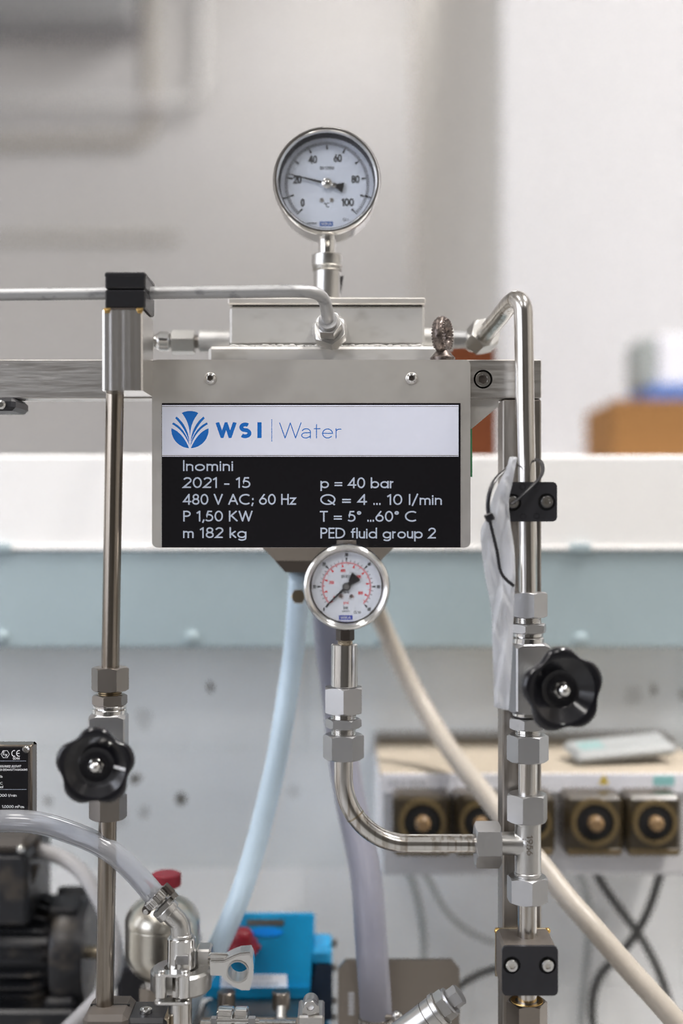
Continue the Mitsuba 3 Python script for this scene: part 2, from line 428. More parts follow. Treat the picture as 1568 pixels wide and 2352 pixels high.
XH = 0.62
_o = arc(.28, .30, .28, .30, 0, 360, 28)
G = {
    ' ': ([], .16), 'I': ([[(0, 0), (0, 1)]], 0), 'l': ([[(0, 0), (0, 1)]], 0),
    'n': ([[(0, 0), (0, XH)], [(0, .38)] + arc(.19, .41, .19, .19, 180, 0) + [(.38, 0)]], .38),
    'h': ([[(0, 0), (0, 1)], [(0, .38)] + arc(.19, .41, .19, .19, 180, 0) + [(.38, 0)]], .38),
    'm': ([[(0, 0), (0, XH)], [(0, .38)] + arc(.165, .43, .165, .17, 180, 0) + [(.33, 0)], [(.33, .40)] + arc(.495, .43, .165, .17, 180, 0) + [(.66, 0)]], .66),
    'u': ([[(.38, 0), (.38, XH)], [(0, XH)] + arc(.19, .20, .19, .19, 180, 360) + [(.38, XH)]], .38),
    'o': ([_o], .56), 'i': ([[(0, 0), (0, XH)], [(0, .84), (0, .88)]], 0),
    'a': ([_o, [(.56, 0), (.56, XH)]], .56), 'd': ([_o, [(.56, 0), (.56, 1)]], .56),
    'b': ([_o, [(0, 0), (0, 1)]], .56), 'p': ([_o, [(0, XH), (0, -.30)]], .56), 'q': ([_o, [(.56, XH), (.56, -.30)]], .56),
    'g': ([_o, [(.56, XH), (.56, -.04)] + arc(.28, -.06, .28, .23, 0, -150)], .56),
    'c': ([arc(.28, .30, .28, .30, 50, 310)], .48), 'e': ([arc(.28, .30, .28, .30, -40, -360) + [(0.0, .31)]], .54),
    'r': ([[(0, 0), (0, XH)], [(0, .36)] + arc(.17, .42, .17, .17, 180, 70)], .22),
    's': ([arc(.16, .44, .14, .14, 40, 270) + arc(.16, .15, .15, .15, 90, -150)], .30),
    't': ([[(.1, 0), (.1, .88)], [(0, XH), (.26, XH)]], .22), 'f': ([[(.1, 0), (.1, .82)] + arc(.25, .80, .15, .16, 180, 80), [(0, XH), (.26, XH)]], .24),
    'z': ([[(0, XH), (.38, XH), (0, 0), (.40, 0)]], .40), 'k': ([[(0, 0), (0, 1)], [(.34, XH), (0, .27)], [(.10, .36), (.38, 0)]], .36),
    'x': ([[(0, XH), (.38, 0)], [(.38, XH), (0, 0)]], .38), 'v': ([[(0, XH), (.2, 0), (.4, XH)]], .4),
    '0': ([arc(.26, .5, .26, .5, 0, 360, 32)], .52), '1': ([[(.17, 0), (.17, 1), (.0, .84)]], .22),
    '2': ([arc(.25, .74, .24, .26, 165, -35) + [(0, 0), (.50, 0)]], .48),
    '3': ([arc(.22, .75, .21, .25, 150, -80), arc(.22, .27, .25, .27, 85, -150)], .46),
    '4': ([[(.42, 0), (.42, 1), (0, .26), (.56, .26)]], .54),
    '5': ([[(.44, 1), (.14, 1), (.06, .58)] + arc(.19, .33, .29, .33, 118, -140)], .48),
    '6': ([arc(.27, .30, .26, .30, 0, 360, 28), [(.045, .44), (.36, 1)]], .53), '9': ([arc(.26, .70, .26, .30, 0, 360, 28), [(.485, .56), (.17, 0)]], .53),
    '7': ([[(0, 1), (.48, 1), (.12, 0)]], .48), '8': ([arc(.24, .76, .20, .24, 0, 360, 24), arc(.24, .26, .24, .26, 0, 360, 24)], .48),
    '-': ([[(0, .34), (.26, .34)]], .26), '=': ([[(0, .22), (.50, .22)], [(0, .50), (.50, .50)]], .50), '/': ([[(0, -.1), (.34, 1.05)]], .34),
    '.': ([[(0, .0), (0, .05)]], 0), ',': ([[(.06, .07), (0, -.14)]], .04), ';': ([[(.06, .07), (0, -.14)], [(.06, .50), (.06, .55)]], .06),
    '°': ([arc(.12, .86, .11, .12, 0, 360, 20)], .24), '|': ([[(0, -.2), (0, 1.2)]], 0),
    'A': ([[(0, 0), (.34, 1), (.68, 0)], [(.12, .32), (.56, .32)]], .68), 'V': ([[(0, 1), (.31, 0), (.62, 1)]], .62),
    'C': ([arc(.48, .5, .48, .5, 50, 310, 26)], .80), 'G': ([arc(.48, .5, .48, .5, 45, 350, 26) + [(.95, .46), (.5, .46)]], .95),
    'H': ([[(0, 0), (0, 1)], [(.5, 0), (.5, 1)], [(0, .52), (.5, .52)]], .5), 'K': ([[(0, 0), (0, 1)], [(.48, 1), (0, .42)], [(.12, .56), (.54, 0)]], .52),
    'P': ([[(0, 0), (0, 1), (.18, 1)] + arc(.20, .745, .25, .255, 90, -90) + [(0, .49)]], .44), 'Q': ([arc(.48, .5, .48, .5, 0, 360, 36), [(.52, .40), (.92, -.02)]], .96),
    'T': ([[(.25, 0), (.25, 1)], [(0, 1), (.50, 1)]], .50), 'E': ([[(.38, 1), (0, 1), (0, 0), (.38, 0)], [(0, .53), (.34, .53)]], .36),
    'D': ([[(0, 0), (0, 1), (.2, 1)] + arc(.2, .5, .46, .5, 90, -90) + [(0, 0)]], .66), 'W': ([[(0, 1), (.24, 0), (.47, 1), (.70, 0), (.94, 1)]], .94),
    'X': ([[(0, 1), (.52, 0)], [(.52, 1), (0, 0)]], .52), 'S': ([arc(.24, .745, .23, .235, 45, 265) + arc(.24, .255, .25, .255, 88, -140)], .50),
    'M': ([[(0, 0), (.12, 1), (.42, .1), (.72, 1), (.84, 0)]], .84), 'N': ([[(0, 0), (0, 1), (.55, 0), (.55, 1)]], .55), 'L': ([[(0, 1), (0, 0), (.34, 0)]], .34),
    'ε': ([[(.42, 1), (.12, 1), (0, .88), (0, .62), (.10, .52), (.34, .52)], [(.10, .52), (0, .42), (0, .12), (.12, 0), (.42, 0)]], .44),
}
G['€'] = ([arc(.48, .5, .48, .5, 70, 290, 26), [(0, .5), (.5, .5)]], .62)      # the half-round E of a conformity mark
G['('] = ([arc(.48, .5, .48, .5, 70, 290, 26)], .62)


def ink(text, cap, width=None, weight=0.125, gap=0.20, slant=0.0, flat=True):
    """Shapely outline of a line of text, baseline at the origin, capitals cap tall, fitted to width if given."""
    lines, x = [], 0.0
    for ch in text:
        st, w = G[ch]
        for s in st:
            lines.append([(a + x + slant * b, b) for a, b in s])
        x += w + gap
    xs = [a for s in lines for a, _ in s]
    x0, x1 = min(xs), max(xs)
    wt = weight * cap
    k = cap * (1 - weight)                       # the stroke stays inside the cap height
    kx = k if width is None else (width - wt) / max(x1 - x0, 1e-6)
    out = []
    for s in lines:
        q = [((a - x0) * kx + wt / 2, b * k + wt / 2) for a, b in s]
        closed = math.dist(q[0], q[-1]) < 1e-9
        curved = len(q) > 8 and abs(math.dist(q[-1], q[-2]) - math.dist(q[-2], q[-3])) < 0.2 * math.dist(q[-2], q[-3])
        g = LineString(q).buffer(wt / 2, cap_style=2 if (closed or curved) else 3, join_style=2, mitre_limit=3.0, quad_segs=4)
        bs = [b for _, b in s]
        if not closed and not curved:
            lo = -9 * cap if min(bs) < -.005 else 0.0
            hi = 9 * cap if max(bs) > 1.01 else (XH * k + wt if max(bs) <= XH + .005 and max(bs) > XH - .05 else cap + 1e-9)
            g = g.intersection(sbox(-99, lo, 99, hi))
        out.append(g)
    return unary_union(out)


def put(poly, px, py, Y, align='l'):
    """Moves an outline so that its origin (or middle) stands at a pixel."""
    q = P(px, py, Y)
    b = poly.bounds
    dx = {'l': 0, 'm': -(b[0] + b[2]) / 2, 'r': -b[2]}[align]
    return affinity.translate(poly, q[0] + dx, q[2])


# ================================================================== the room
XL, XR, YB, YF = -3.4, 4.2, -4.8, 6.9
structure('floor', cbox(XL - .2, XR + .2, YB - .2, YF + .2, -0.1, 0.0, 1e-4), 'floor_paint')
structure('ceiling', cbox(XL - .2, XR + .2, YB - .2, YF + .2, CEILING_Z, CEILING_Z + 0.1, 1e-4), 'ceiling_paint')
structure('wall_back', cbox(XL - .2, XR + .2, YF, YF + 0.15, 0, CEILING_Z, 1e-4), 'wall_paint')
structure('wall_right', cbox(XR, XR + 0.15, YB, YF, 0, CEILING_Z, 1e-4), 'wall_paint_right')
structure('wall_behind', cbox(XL - .2, XR + .2, YB - 0.15, YB, 0, CEILING_Z, 1e-4), 'wall_paint_dark')
# the left wall has four windows
WIN = [(-4.2, -2.5), (-2.2, -0.5), (-0.2, 0.7)]
WZ = (0.95, 3.6)
pieces, y = [], YB
for a, b in WIN:
    pieces.append(cbox(XL - .15, XL, y, a, 0, CEILING_Z, 1e-4))
    pieces += [cbox(XL - .15, XL, a, b, 0, WZ[0], 1e-4), cbox(XL - .15, XL, a, b, WZ[1], CEILING_Z, 1e-4)]
    y = b
pieces.append(cbox(XL - .15, XL, y, YF, 0, CEILING_Z, 1e-4))
structure('wall_left', cat(pieces), 'wall_paint')
for i, (a, b) in enumerate(WIN):
    w = f'window_{i + 1}'
    labels[w] = {'kind': 'structure'}
    bars = [cbox(XL - .1, XL - .04, a, b, z, z + .06, 1e-3) for z in (WZ[0], WZ[1] - .06)]
    bars += [cbox(XL - .1, XL - .04, c - .03, c + .03, WZ[0], WZ[1], 1e-3) for c in (a + .03, (a + b) / 2, b - .03)]
    scene[w + '__frame'] = mikit.ply(cat(bars), 'frame_white')
    for j, (c, e) in enumerate(((a + .06, (a + b) / 2 - .03), ((a + b) / 2 + .03, b - .06))):
        scene[w + '__pane' + ('_001' if j else '')] = mikit.ply(trimesh.Trimesh([(XL - .07, c, WZ[0] + .06), (XL - .07, e, WZ[0] + .06), (XL - .07, e, WZ[1] - .06), (XL - .07, c, WZ[1] - .06)], [(0, 1, 2), (0, 2, 3)], process=False), 'window_glass')
# the bright pier on the right and its shelf
pier_x = P(1150, 0, 3.1)[0]
structure('wall_pier', cbox(pier_x, XR, 3.1, 3.16, 0, CEILING_Z, 0.004), 'pier_paint')
structure('wall_pier_side', cbox(pier_x + .002, pier_x + .10, 3.1605, YF - .0005, 0, CEILING_Z - .0005, 0.002), 'wall_paint_warm')

# half-height block wall behind the machine: blocks with recessed joints
WY, WT = 1.455, 1.30
wall = structure('wall_partition', cbox(XL, XR, WY + .0022, WY + .12, 0, WT, 1e-4), 'block_paint')
bh = S(270, WY)
zj = P(0, 1990, WY)[2]
course = 0
z = zj - 7 * bh
while z < WT - 0.005:
    z0, z1 = max(z, 0), min(z + bh, WT)
    bx = -0.92 + (0.21 if course % 2 else 0.02)
    while bx < 0.95 and z1 > 0.55:
        structure('block', cbox(bx + .0008, bx + .43 - .0008, WY, WY + .0021, z0 + .0008, z1 - .0008, .0007), 'block_paint', wall)
        bx += .43
    z += bh; course += 1
structure('plaster', cat(cbox(XL, -0.92, WY, WY + .0021, 0, WT, 1e-4), cbox(0.97, XR, WY, WY + .0021, 0, WT, 1e-4)), 'block_paint', wall)

# ceiling lamps
for i, (lx, ly, dim) in enumerate(LAMPS):
    k = thing('ceiling_light', 'flat white panel lamp fixed to the workshop ceiling', 'ceiling light', 'panel lamps on the ceiling')
    add('housing', cbox(lx - .32, lx + .32, ly - .64, ly + .64, CEILING_Z - .05, CEILING_Z - .0005, .004), 'frame_white', k)
    v = [(lx - .3, ly - .62, CEILING_Z - .0515), (lx - .3, ly + .62, CEILING_Z - .0515), (lx + .3, ly + .62, CEILING_Z - .0515), (lx + .3, ly - .62, CEILING_Z - .0515)]
    d = mikit.ply(trimesh.Trimesh(v, [(0, 1, 2), (0, 2, 3)], process=False), 'frame_white')
    d['emitter'] = {'type': 'area', 'radiance': {'type': 'rgb', 'value': [c * dim for c in LAMP_RADIANCE]}}
    scene[k + '__diffuser'] = d

# ------------------------------------------------------------------ trunking along the wall top
TY = 1.36
k = thing('cable_trunking', 'long wall trunking with white upper cover and grey lower channel behind the machine', 'cable trunking')
a0, a1, a2 = P(0, 1045, TY)[2], P(0, 1262, TY)[2], P(0, 1488, TY)[2]
add('upper_cover', cbox(-2.2, 2.4, TY, WY + .10, a1 + .0006, a0, .003), 'trunking_white', k, label='white upper cover')
add('lower_channel', cbox(-2.2, 2.4, TY - .0015, WY - .0005, a2, a1, .0025), 'trunking_grey', k, label='grey lower channel')
add('lip', cbox(-2.2, 2.4, TY - .006, TY + .02, a1 - .0005, a1 + .0025, .0008), 'trunking_white', k)
for px, py in ((5, 1462), (440, 1464), (1332, 1468), (880, 1466)):
    q = P(px, py, TY)
    add('screw', lathe([(.0075, 0), (.0075, .002), (.005, .005), (.0, .006)], (q[0], TY - .0014, q[2]), (0, -1, 0), 20), 'trunking_grey', k)
for px in (1330, 5, 690):
    q = P(px, 1259, TY)
    add('clip', cbox(q[0] - .011, q[0] + .011, TY - .008, TY, q[2] - .004, q[2] + .005, .001), 'trunking_grey', k)

# ------------------------------------------------------------------ far background
def conduit(path, r, bsdf, label):
    return solo('wall_pipe', tube(fillet(path, .10, 8), r, 16), bsdf, label, 'pipe')


YP = YF - 0.0305
conduit([P(345, -260, YP), P(345, 322, YP), P(-320, 330, YP)], .030, 'pipe_paint_tan', 'tan pipe on the far wall bending left, lower of the two bends')
conduit([P(468, -260, YP - .06), P(462, 236, YP - .06), P(-320, 240, YP - .06)], .026, 'pipe_paint', 'white painted pipe bend on the far wall, nearer the thermometer')
solo('ventilation_duct', cbox(P(-500, 0, YP)[0], P(318, 0, YP)[0], YF - .32, YF - .001, P(0, 88, YP)[2], CEILING_Z - .001, .01), 'duct_grey', 'grey sheet metal duct high on the far wall at upper left', 'duct')
conduit([P(-400, 545, YF - .0145), P(410, 545, YF - .0145)], .014, 'pipe_paint_tan', 'thin level pipe low on the far wall at left')

shelf_z = P(0, 1062, 2.62)[2]
k = thing('wall_shelf', 'white shelf on the pier carrying the cardboard box', 'shelf')
add('board', cbox(P(1210, 0, 2.62)[0], XR - .02, 2.55, 3.098, shelf_z - .03, shelf_z, .003), 'shelf_white', k)
for bx in (1.0, 2.0):
    add('bracket', plate(Polygon([(0, 0), (.025, 0), (.025, .3), (0, .3)]), 2.6, 3.09).apply_translation((bx, 0, shelf_z - .331)), 'shelf_white', k)
bx0, bx1 = P(1408, 0, 2.62)[0], P(1640, 0, 2.62)[0]
zt = P(0, 920, 2.62)[2]
k = thing('cardboard_box', 'light brown cardboard box on the shelf, under the blue folder', 'box')
add('carton', cbox(bx0, bx1, 2.62, 2.92, shelf_z + .0005, zt, .004), 'cardboard', k)
add('flap', cbox(bx0 + .002, bx1 - .002, 2.621, 2.70, zt - .0005, zt + .003, .001), 'cardboard', k)
z1 = P(0, 884, 2.66)[2]
solo('blue_folder', cbox(P(1492, 0, 2.66)[0], P(1640, 0, 2.66)[0], 2.66, 2.88, zt + .0035, z1, .003), 'folder_blue', 'blue folder lying between cardboard box and white appliance', 'folder')
k = thing('white_appliance', 'white and grey appliance stacked on the blue folder', 'appliance')
z2 = P(0, 768, 2.68)[2]
add('housing', cbox(P(1512, 0, 2.68)[0], P(1650, 0, 2.68)[0], 2.68, 2.86, z1 + .0005, z2, .006), 'device_white', k)
add('side_panel', cbox(P(1478, 0, 2.68)[0], P(1512, 0, 2.68)[0], 2.69, 2.85, z1 + .0005, z2 - .004, .006), 'device_grey', k, label='grey side panel')
zb = a0
solo('brown_box', cbox(P(1035, 0, 1.50)[0], P(1136, 0, 1.50)[0], 1.50, 1.549, zb + .0004, P(0, 792, 1.50)[2], .002), 'dark_cardboard', 'dark brown box standing on the trunking between nameplate and post', 'box')

# ------------------------------------------------------------------ pump rack in the background
RY, RB = 1.255, 1.44
k = thing('pump_rack', 'beige and white rack of peristaltic pumps on the block wall, right of the machine', 'pump rack')
zt_, zf_, zb_ = P(0, 1782, RY)[2], P(0, 1822, RY)[2], P(0, 2012, RY)[2]
xa, xb = P(872, 0, RY)[0], P(1640, 0, RY)[0]
add('housing', cbox(xa, xb, RY, RB, zb_, zt_ - .001, .004), 'rack_white', k)
add('top_plate', cbox(xa, xb, RY + .001, RB, zt_ - .0008, zt_ + .003, .001), 'rack_top', k, label='beige top plate')
add('rear_shade_strip', cbox(xa, xb, RB - .03, WY - .0005, zt_ - .02, zt_ + .010, .002), 'smoke_steel', k, label='brown strip standing in for the trunking shadow')  # trunking shadow on the rack's back edge, built as a brown strip
add('label_strip', plate(pxrect(876, 1778, 1640, 1820, RY - .002), RY - .004, RY + .001), 'label_white', k, label='white printed strip')
for i, x in enumerate((893, 907, 922, 938, 952, 966)):
    add('print', plate(pxrect(x, 1791, x + 9, 1806, RY - .004), RY - .0045, RY - .0039), 'label_grey', k)
add('warning_mark', plate(pxpoly([(1374, 1801), (1398, 1801), (1386, 1778)], RY - .004), RY - .0046, RY - .0039), 'yellow_print', k, label='yellow triangle')
add('emblem', plate(pxrect(1500, 1782, 1548, 1804, RY - .004, .002), RY - .0046, RY - .0039), 'teal_print', k, label='teal emblem')
for hx0, hx1 in ((903, 1036), (1044, 1160), (1172, 1274), (1298, 1432), (1440, 1566)):
    hcx, hcy = (hx0 + hx1) / 2, 1896
    hk = add('pump_head', pxbox(hx0, 1828, hx1, 1968, RY - .038, RY - .0002, .004), 'pump_cover', k, label='dark amber pump head')
    q = P(hcx, hcy - 8, RY - .038)
    w = S((hx1 - hx0) / 2, RY)
    add('rotor_ring', place(trimesh.creation.annulus(w * .62, w * .80, .004), (q[0], RY - .040, q[2]), (0, -1, 0)), 'pump_ring', hk)
    add('rotor', lathe([(w * .60, 0), (w * .60, .002), (w * .3, .003)], (q[0], RY - .0385, q[2]), (0, -1, 0)), 'void_black', hk)
    add('hub', lathe([(w * .26, 0), (w * .26, .006), (w * .16, .010)], (q[0], RY - .0412, q[2]), (0, -1, 0)), 'pump_hub', hk)
    add('base_strip', pxbox(hx0 + 6, 1950, hx1 - 6, 1964, RY - .0385, RY - .03, .0005), 'pump_ring', hk)
# hand-held controller on the rack
q0 = P(1425, 1742, 1.31)
m = cbox(-.054, .054, -.024, .024, 0, .011, .004)
m.apply_transform(trimesh.transformations.euler_matrix(math.radians(8), math.radians(-4), math.radians(8)))
m.apply_translation((q0[0], 1.315, zt_ + .0112))
k = thing('hand_controller', 'flat grey hand controller lying tilted on the beige pump rack', 'controller')
scene[k + '__shell'] = mikit.ply(m, 'controller_grey', smooth=32)
m = cbox(-.044, -.018, -.010, .012, .0105, .0114, .0003)
m.apply_transform(trimesh.transformations.euler_matrix(math.radians(8), math.radians(-4), math.radians(8)))
m.apply_translation((q0[0], 1.315, zt_ + .0112))
scene[k + '__screen'] = mikit.ply(m, 'pale_screen', smooth=32)
labels[k + '__screen'] = {'label': 'pale teal screen'}
solo('power_cable', tube(spline([P(1370, 2008, 1.33), P(1392, 2045, 1.34), P(1440, 2110, 1.36), P(1490, 2185, 1.38), P(1525, 2265, 1.38), P(1548, 2380, 1.38), P(1550, 2450, 1.39)], 50), .0042, 12), 'cable_black',
     'black cable running down right from the pump rack, crossing another', 'cable')
solo('power_cable', tube(spline([P(1516, 2008, 1.33), P(1500, 2060, 1.365), P(1466, 2135, 1.395), P(1420, 2195, 1.405), P(1378, 2240, 1.41), P(1360, 2300, 1.41), P(1372, 2400, 1.41), P(1390, 2440, 1.41)], 50), .0044, 12), 'cable_black',
     'black cable looping down left from the pump rack, behind the cream hose', 'cable')
solo('thin_cable', tube(spline([P(940, 2008, 1.33), P(962, 2080, 1.38), P(972, 2150, 1.39), P(970, 2260, 1.39), P(960, 2420, 1.40)], 40), .0038, 12), 'cable_grey', 'pale grey cable hanging from the left end of the pump rack', 'cable')
solo('thin_cable', tube(spline([P(975, 2008, 1.33), P(1010, 2070, 1.38), P(1050, 2120, 1.41), P(1120, 2160, 1.43), P(1230, 2170, 1.44)], 40), .0030, 12), 'cable_grey', 'thin grey cable trailing right beneath the pump rack towards the post', 'cable')
solo('power_cable', tube(spline([P(1000, 2352, 1.33), P(1050, 2270, 1.34), P(1100, 2238, 1.35), P(1160, 2220, 1.36), P(1260, 2205, 1.37)], 40), .0036, 12), 'cable_black', 'short dark cable between grey mounting plate and post', 'cable')
solo('wall_pipe', tube(spline([P(1340, 2450, 1.43), P(1338, 2300, 1.43), P(1352, 2150, 1.43), P(1330, 2008, 1.40)], 30), .004, 12), 'cable_grey', 'pale cable on the block wall beside the black cable loop', 'cable')

# ================================================================== the machine
BF, BB = 1.000, 1.031
DECK = 0.70
frame = thing('machine_frame', 'brushed stainless steel frame of square tube carrying the nameplate', 'frame')
q0, q1 = P(-420, 915, BF), P(1243, 826, BF)
beam = man(cbox(q0[0], q1[0], BF, BB, q0[2], q1[2], .0008))
sx = P(1109, 871, BF)
hole = man(cyl(S(21.5, BF), .012, (sx[0], BF - .004, sx[2]), (0, 1, 0), 0, 40))
add('crossbeam', tri(beam - hole), 'brushed_steel', frame, 25)
add('recess', cyl(S(21.4, BF), .001, (sx[0], BF + .0078, sx[2]), (0, 1, 0), 0, 40), 'void_black', frame, label='dark screw recess')
sc = add('cap_screw', tri(man(lathe([(S(17.5, BF), 0), (S(18, BF), .0006), (S(18, BF), .0078), (S(16.5, BF), .0086)], (sx[0], BF + .0078, sx[2]), (0, -1, 0), 48))
                           - man(hexnut(S(11.5, BF), .006, 30, (sx[0], BF - .004, sx[2]), (0, 1, 0)))), 'polished_steel', frame, 30, label='socket cap screw sunk in the beam end')
add('socket', hexnut(S(11.3, BF), .0004, 30, (sx[0], BF + .0018, sx[2]), (0, 1, 0)), 'dark_steel', sc)
# embossed marks round the screw head
marks = []
for ch, a in list(zip('A2-70', (122, 106, 90, 74, 58))):
    u = ink(ch, S(3.6, BF), weight=.2)
    u = affinity.rotate(affinity.translate(u, -S(1.6, BF), S(12.6, BF)), a - 90, origin=(0, 0))
    marks.append(affinity.translate(u, sx[0], sx[2]))
add('head_marks', plate(unary_union(marks), BF - .0010, BF - .0007), 'smoke_steel', sc, False)
q0, q1 = P(1154, 0, BF), P(1243, 0, BF)
zbeam = P(0, 915, BF)[2]
add('post', cbox(q0[0], q1[0], BF + .0002, BB, 0.0005, zbeam - .0006, .0012), 'post_steel', frame, 25)
add('post', cbox(-.41, -.38, BF + .0002, BB, 0.0005, zbeam - .0006, .0012), 'brushed_steel', frame, 25)
for xx in (q0[0], -.41):
    add('post', cbox(xx, xx + .031, 1.385, 1.416, 0.0005, DECK - .004, .0012), 'brushed_steel', frame, 25)
add('deck', cbox(-.41, .17, .90, 1.42, DECK - .004, DECK, .001), 'deck_steel', frame, 25)
gx = [P(1143, 924, 1.010), P(700, 924, 1.010), P(860, 1180, 1.010)]
add('gusset', plate(Polygon([(P(1143, 922, 1.012)[0], zbeam), (P(1143, 930, 1.012)[0], P(0, 934, 1.012)[2]), (P(1060, 1000, 1.012)[0], P(0, 1004, 1.012)[2]), (P(560, 1004, 1.012)[0], P(0, 1004, 1.012)[2]), (P(480, 922, 1.012)[0], zbeam)]), 1.008, 1.012), 'plate_steel', frame, 25, label='slanted gusset under the beam')

# ---- nameplate
SY = 0.9968
np_ = thing('nameplate', 'grey steel nameplate with white logo strip and black data panel on the beam', 'nameplate')
a, b = P(349, 1258, SY), P(1080, 826, SY)
add('backing_plate', plate(rrect(a[0], a[2], b[0], b[2], S(13, SY)), SY, BF - .0002), 'plate_steel', np_, 25)
PY_ = SY - .0008
add('data_panel', plate(pxrect(371.5, 926, 1057, 1257, PY_), PY_, SY - .00005), 'panel_black', np_, 25, label='black data panel')
WYp = PY_ - .0008
lp = add('logo_panel', plate(pxrect(372, 930, 1053, 1049, WYp), WYp, PY_ - .00005), 'panel_white', np_, 25, label='white logo strip')
add('panel_edge', cat(plate(pxrect(372, 1046, 1052, 1047.2, WYp), WYp - .0002, WYp), plate(pxrect(372, 933, 1052, 933.8, WYp), WYp - .0002, WYp)), 'smoke_steel', lp, False)
TYp = PY_ - .00022
ROWS = [('Inomini', 420, 535, 1082), ('2021 - 15', 420, 575, 1121), ('480 V AC; 60 Hz', 420, 680, 1159.5), ('P 1,50 KW', 420.5, 580, 1198), ('m 182 kg', 420, 566, 1236),
        ('p = 40 bar', 735.5, 905, 1121.5), ('Q = 4 ... 10 l/min', 735, 1014.5, 1160), ('T = 5° ...60° C', 734, 957, 1198.5), ('PED fluid group 2', 735.5, 1001, 1237)]
for s, x0, x1, yb in ROWS:
    u = ink(s, S(25.2, TYp), S(x1 - x0, TYp), .145)
    add('lettering', plate(put(u, x0, yb, TYp), TYp, PY_), 'print_grey', np_, False, label='pale grey printed data line')
# logo: fan of blades in a disc
LY = WYp - .00022
def bez(a, c, b, n=14):
    t = np.linspace(0, 1, n)[:, None]
    a, b, c = map(np.array, (a, b, c))
    return ((1 - t) ** 2 * a + 2 * t * (1 - t) * c + t * t * b).tolist()
disc = Point(200, 202).buffer(152, 48)
wedge = Polygon([(128, 40), (272, 40), (270, 66)] + bez((270, 66), (206, 140), (201, 246)) + bez((199, 246), (194, 140), (133, 66)))
leaf = Polygon(bez((48, 192), (140, 225), (192, 354)) + [(150, 380), (40, 330), (20, 200)]).intersection(disc)
b1 = Polygon(bez((90, 96), (178, 165), (194, 294)) + bez((192, 298), (160, 190), (79, 109)))
b2 = Polygon(bez((62, 144), (160, 190), (195, 322)) + bez((193, 326), (145, 205), (54, 158)))
fan = [wedge.intersection(disc)]
for g in (leaf, b1, b2):
    fan += [g, affinity.scale(g, -1, 1, origin=(200, 0))]
k_ = 1 / 3.5636
def logo_to(poly):
    c0 = P(380, 930, LY)
    s_ = S(k_, LY)
    return affinity.affine_transform(poly, [s_, 0, 0, -s_, c0[0], c0[2]])
for g in fan:
    add('emblem_blade', plate(logo_to(g.buffer(0)), LY, WYp), 'print_blue', lp, False)
u = unary_union([put(ink('W', S(36, LY), S(46, LY), .235), 496, 1006, LY), put(ink('S', S(36.5, LY), S(27.5, LY), .24), 549.5, 1006.5, LY), put(ink('I', S(36, LY), None, .265), 591, 1006, LY)])
add('lettering', plate(u, LY, WYp), 'print_blue', lp, False, label='bold blue letters')
add('divider', plate(pxrect(623.2, 963, 624.6, 1014, LY), LY, WYp), 'print_blue', lp, False)
G['ä'] = ([arc(.24, .40, .22, .215, 155, 0) + [(.46, 0)], [(.46, .36)] + arc(.22, .175, .22, .175, 75, 285) + [(.46, .12)]], .46)
u = unary_union([put(ink('W', S(36.5, LY), S(51, LY), .055), 641, 1007, LY)])
x = 691.5
for ch, w in (('ä', 22), ('t', 15), ('e', 25), ('r', 14)):
    u = unary_union([u, put(ink(ch, S(36.5, LY), S(w, LY), .055), x, 1007, LY)])
    x += w + (7, 6, 6, 0)['äter'.index(ch)] if ch != 't' else w + 4
add('lettering', plate(u, LY, WYp), 'print_blue', lp, False, label='thin blue letters')
for px in (483, 945):
    q = P(px, 869, SY)
    h = man(lathe([(S(14, SY), 0), (S(14, SY), .0008), (S(11, SY), .0024), (S(7.5, SY), .0031)], (q[0], SY, q[2]), (0, -1, 0), 40)) - man(hexnut(S(6, SY), .004, 30, (q[0], SY - .005, q[2]), (0, 1, 0)))
    s_ = add('button_screw', tri(h), 'polished_steel', np_, 35, label='button head screw')
    add('socket', hexnut(S(5.8, SY), .0002, 30, (q[0], SY - .0012, q[2]), (0, 1, 0)), 'dark_steel', s_)

# ---- left clamp post on the beam with black pipe clamp
k = thing('clamp_post', 'square polished steel post welded to the beam, under the black clamp', 'bracket')
CF = .946
q0, q1 = P(234, 897, CF), P(327, 712, CF)
xx = np.linspace(q0[0] + .0012, q1[0] - .0012, 60)
uu = (xx - xx[0]) / (xx[-1] - xx[0])
yy = CF + .00016 * np.cos(uu * 2 * np.pi * 2.1) * np.sin(np.pi * uu) + .00005 * np.cos(uu * 37 + 1) + .0016 * (2 * uu - 1) ** 2 * 0.35
cs = [(q0[0], CF + .0016)] + list(zip(xx, yy)) + [(q1[0], CF + .0016), (q1[0], BF - .0004), (q0[0], BF - .0004)]
bd = trimesh.creation.extrude_polygon(Polygon(cs), q1[2] - q0[2], engine='earcut').apply_translation((0, 0, q0[2]))
add('tube_body', bd, 'fluted_steel', k, 40)
add('weld_plate', cbox(q0[0] + .001, q1[0] - .001, CF + .001, BF - .003, q1[2] - .0005, q1[2] + .0016, .0004), 'dark_steel', k)
for px in (246, 321):
    q = P(px, 712, CF)
    add('weld_tab', hull([(q[0] + dx, CF + dy, q[2] + dz) for dx, dy, dz in ((-.0022, .0012, .0018), (.0022, .0012, .0018), (-.0027, -.0006, .0006), (.0027, -.0006, .0006), (-.0015, -.0007, -.0024), (.0015, -.0007, -.0024), (-.0015, .003, -.0024), (.0015, .003, -.0024), (0, -.0014, -.0004))]), 'heat_gold', k, label='golden heat-tinted weld')
k = thing('pipe_clamp', 'black plastic clamp gripping the grey top pipe, on the steel post', 'pipe clamp')
zc = q1[2] + .0018
q0, q1 = P(241, 704, CF + .003), P(334, 628, CF + .003)
zs = P(0, 664, CF + .003)[2]
add('lower_half', cbox(q0[0], q1[0], CF + .003, BF - .006, zc, zs - .0003, .0011), 'satin_black', k)
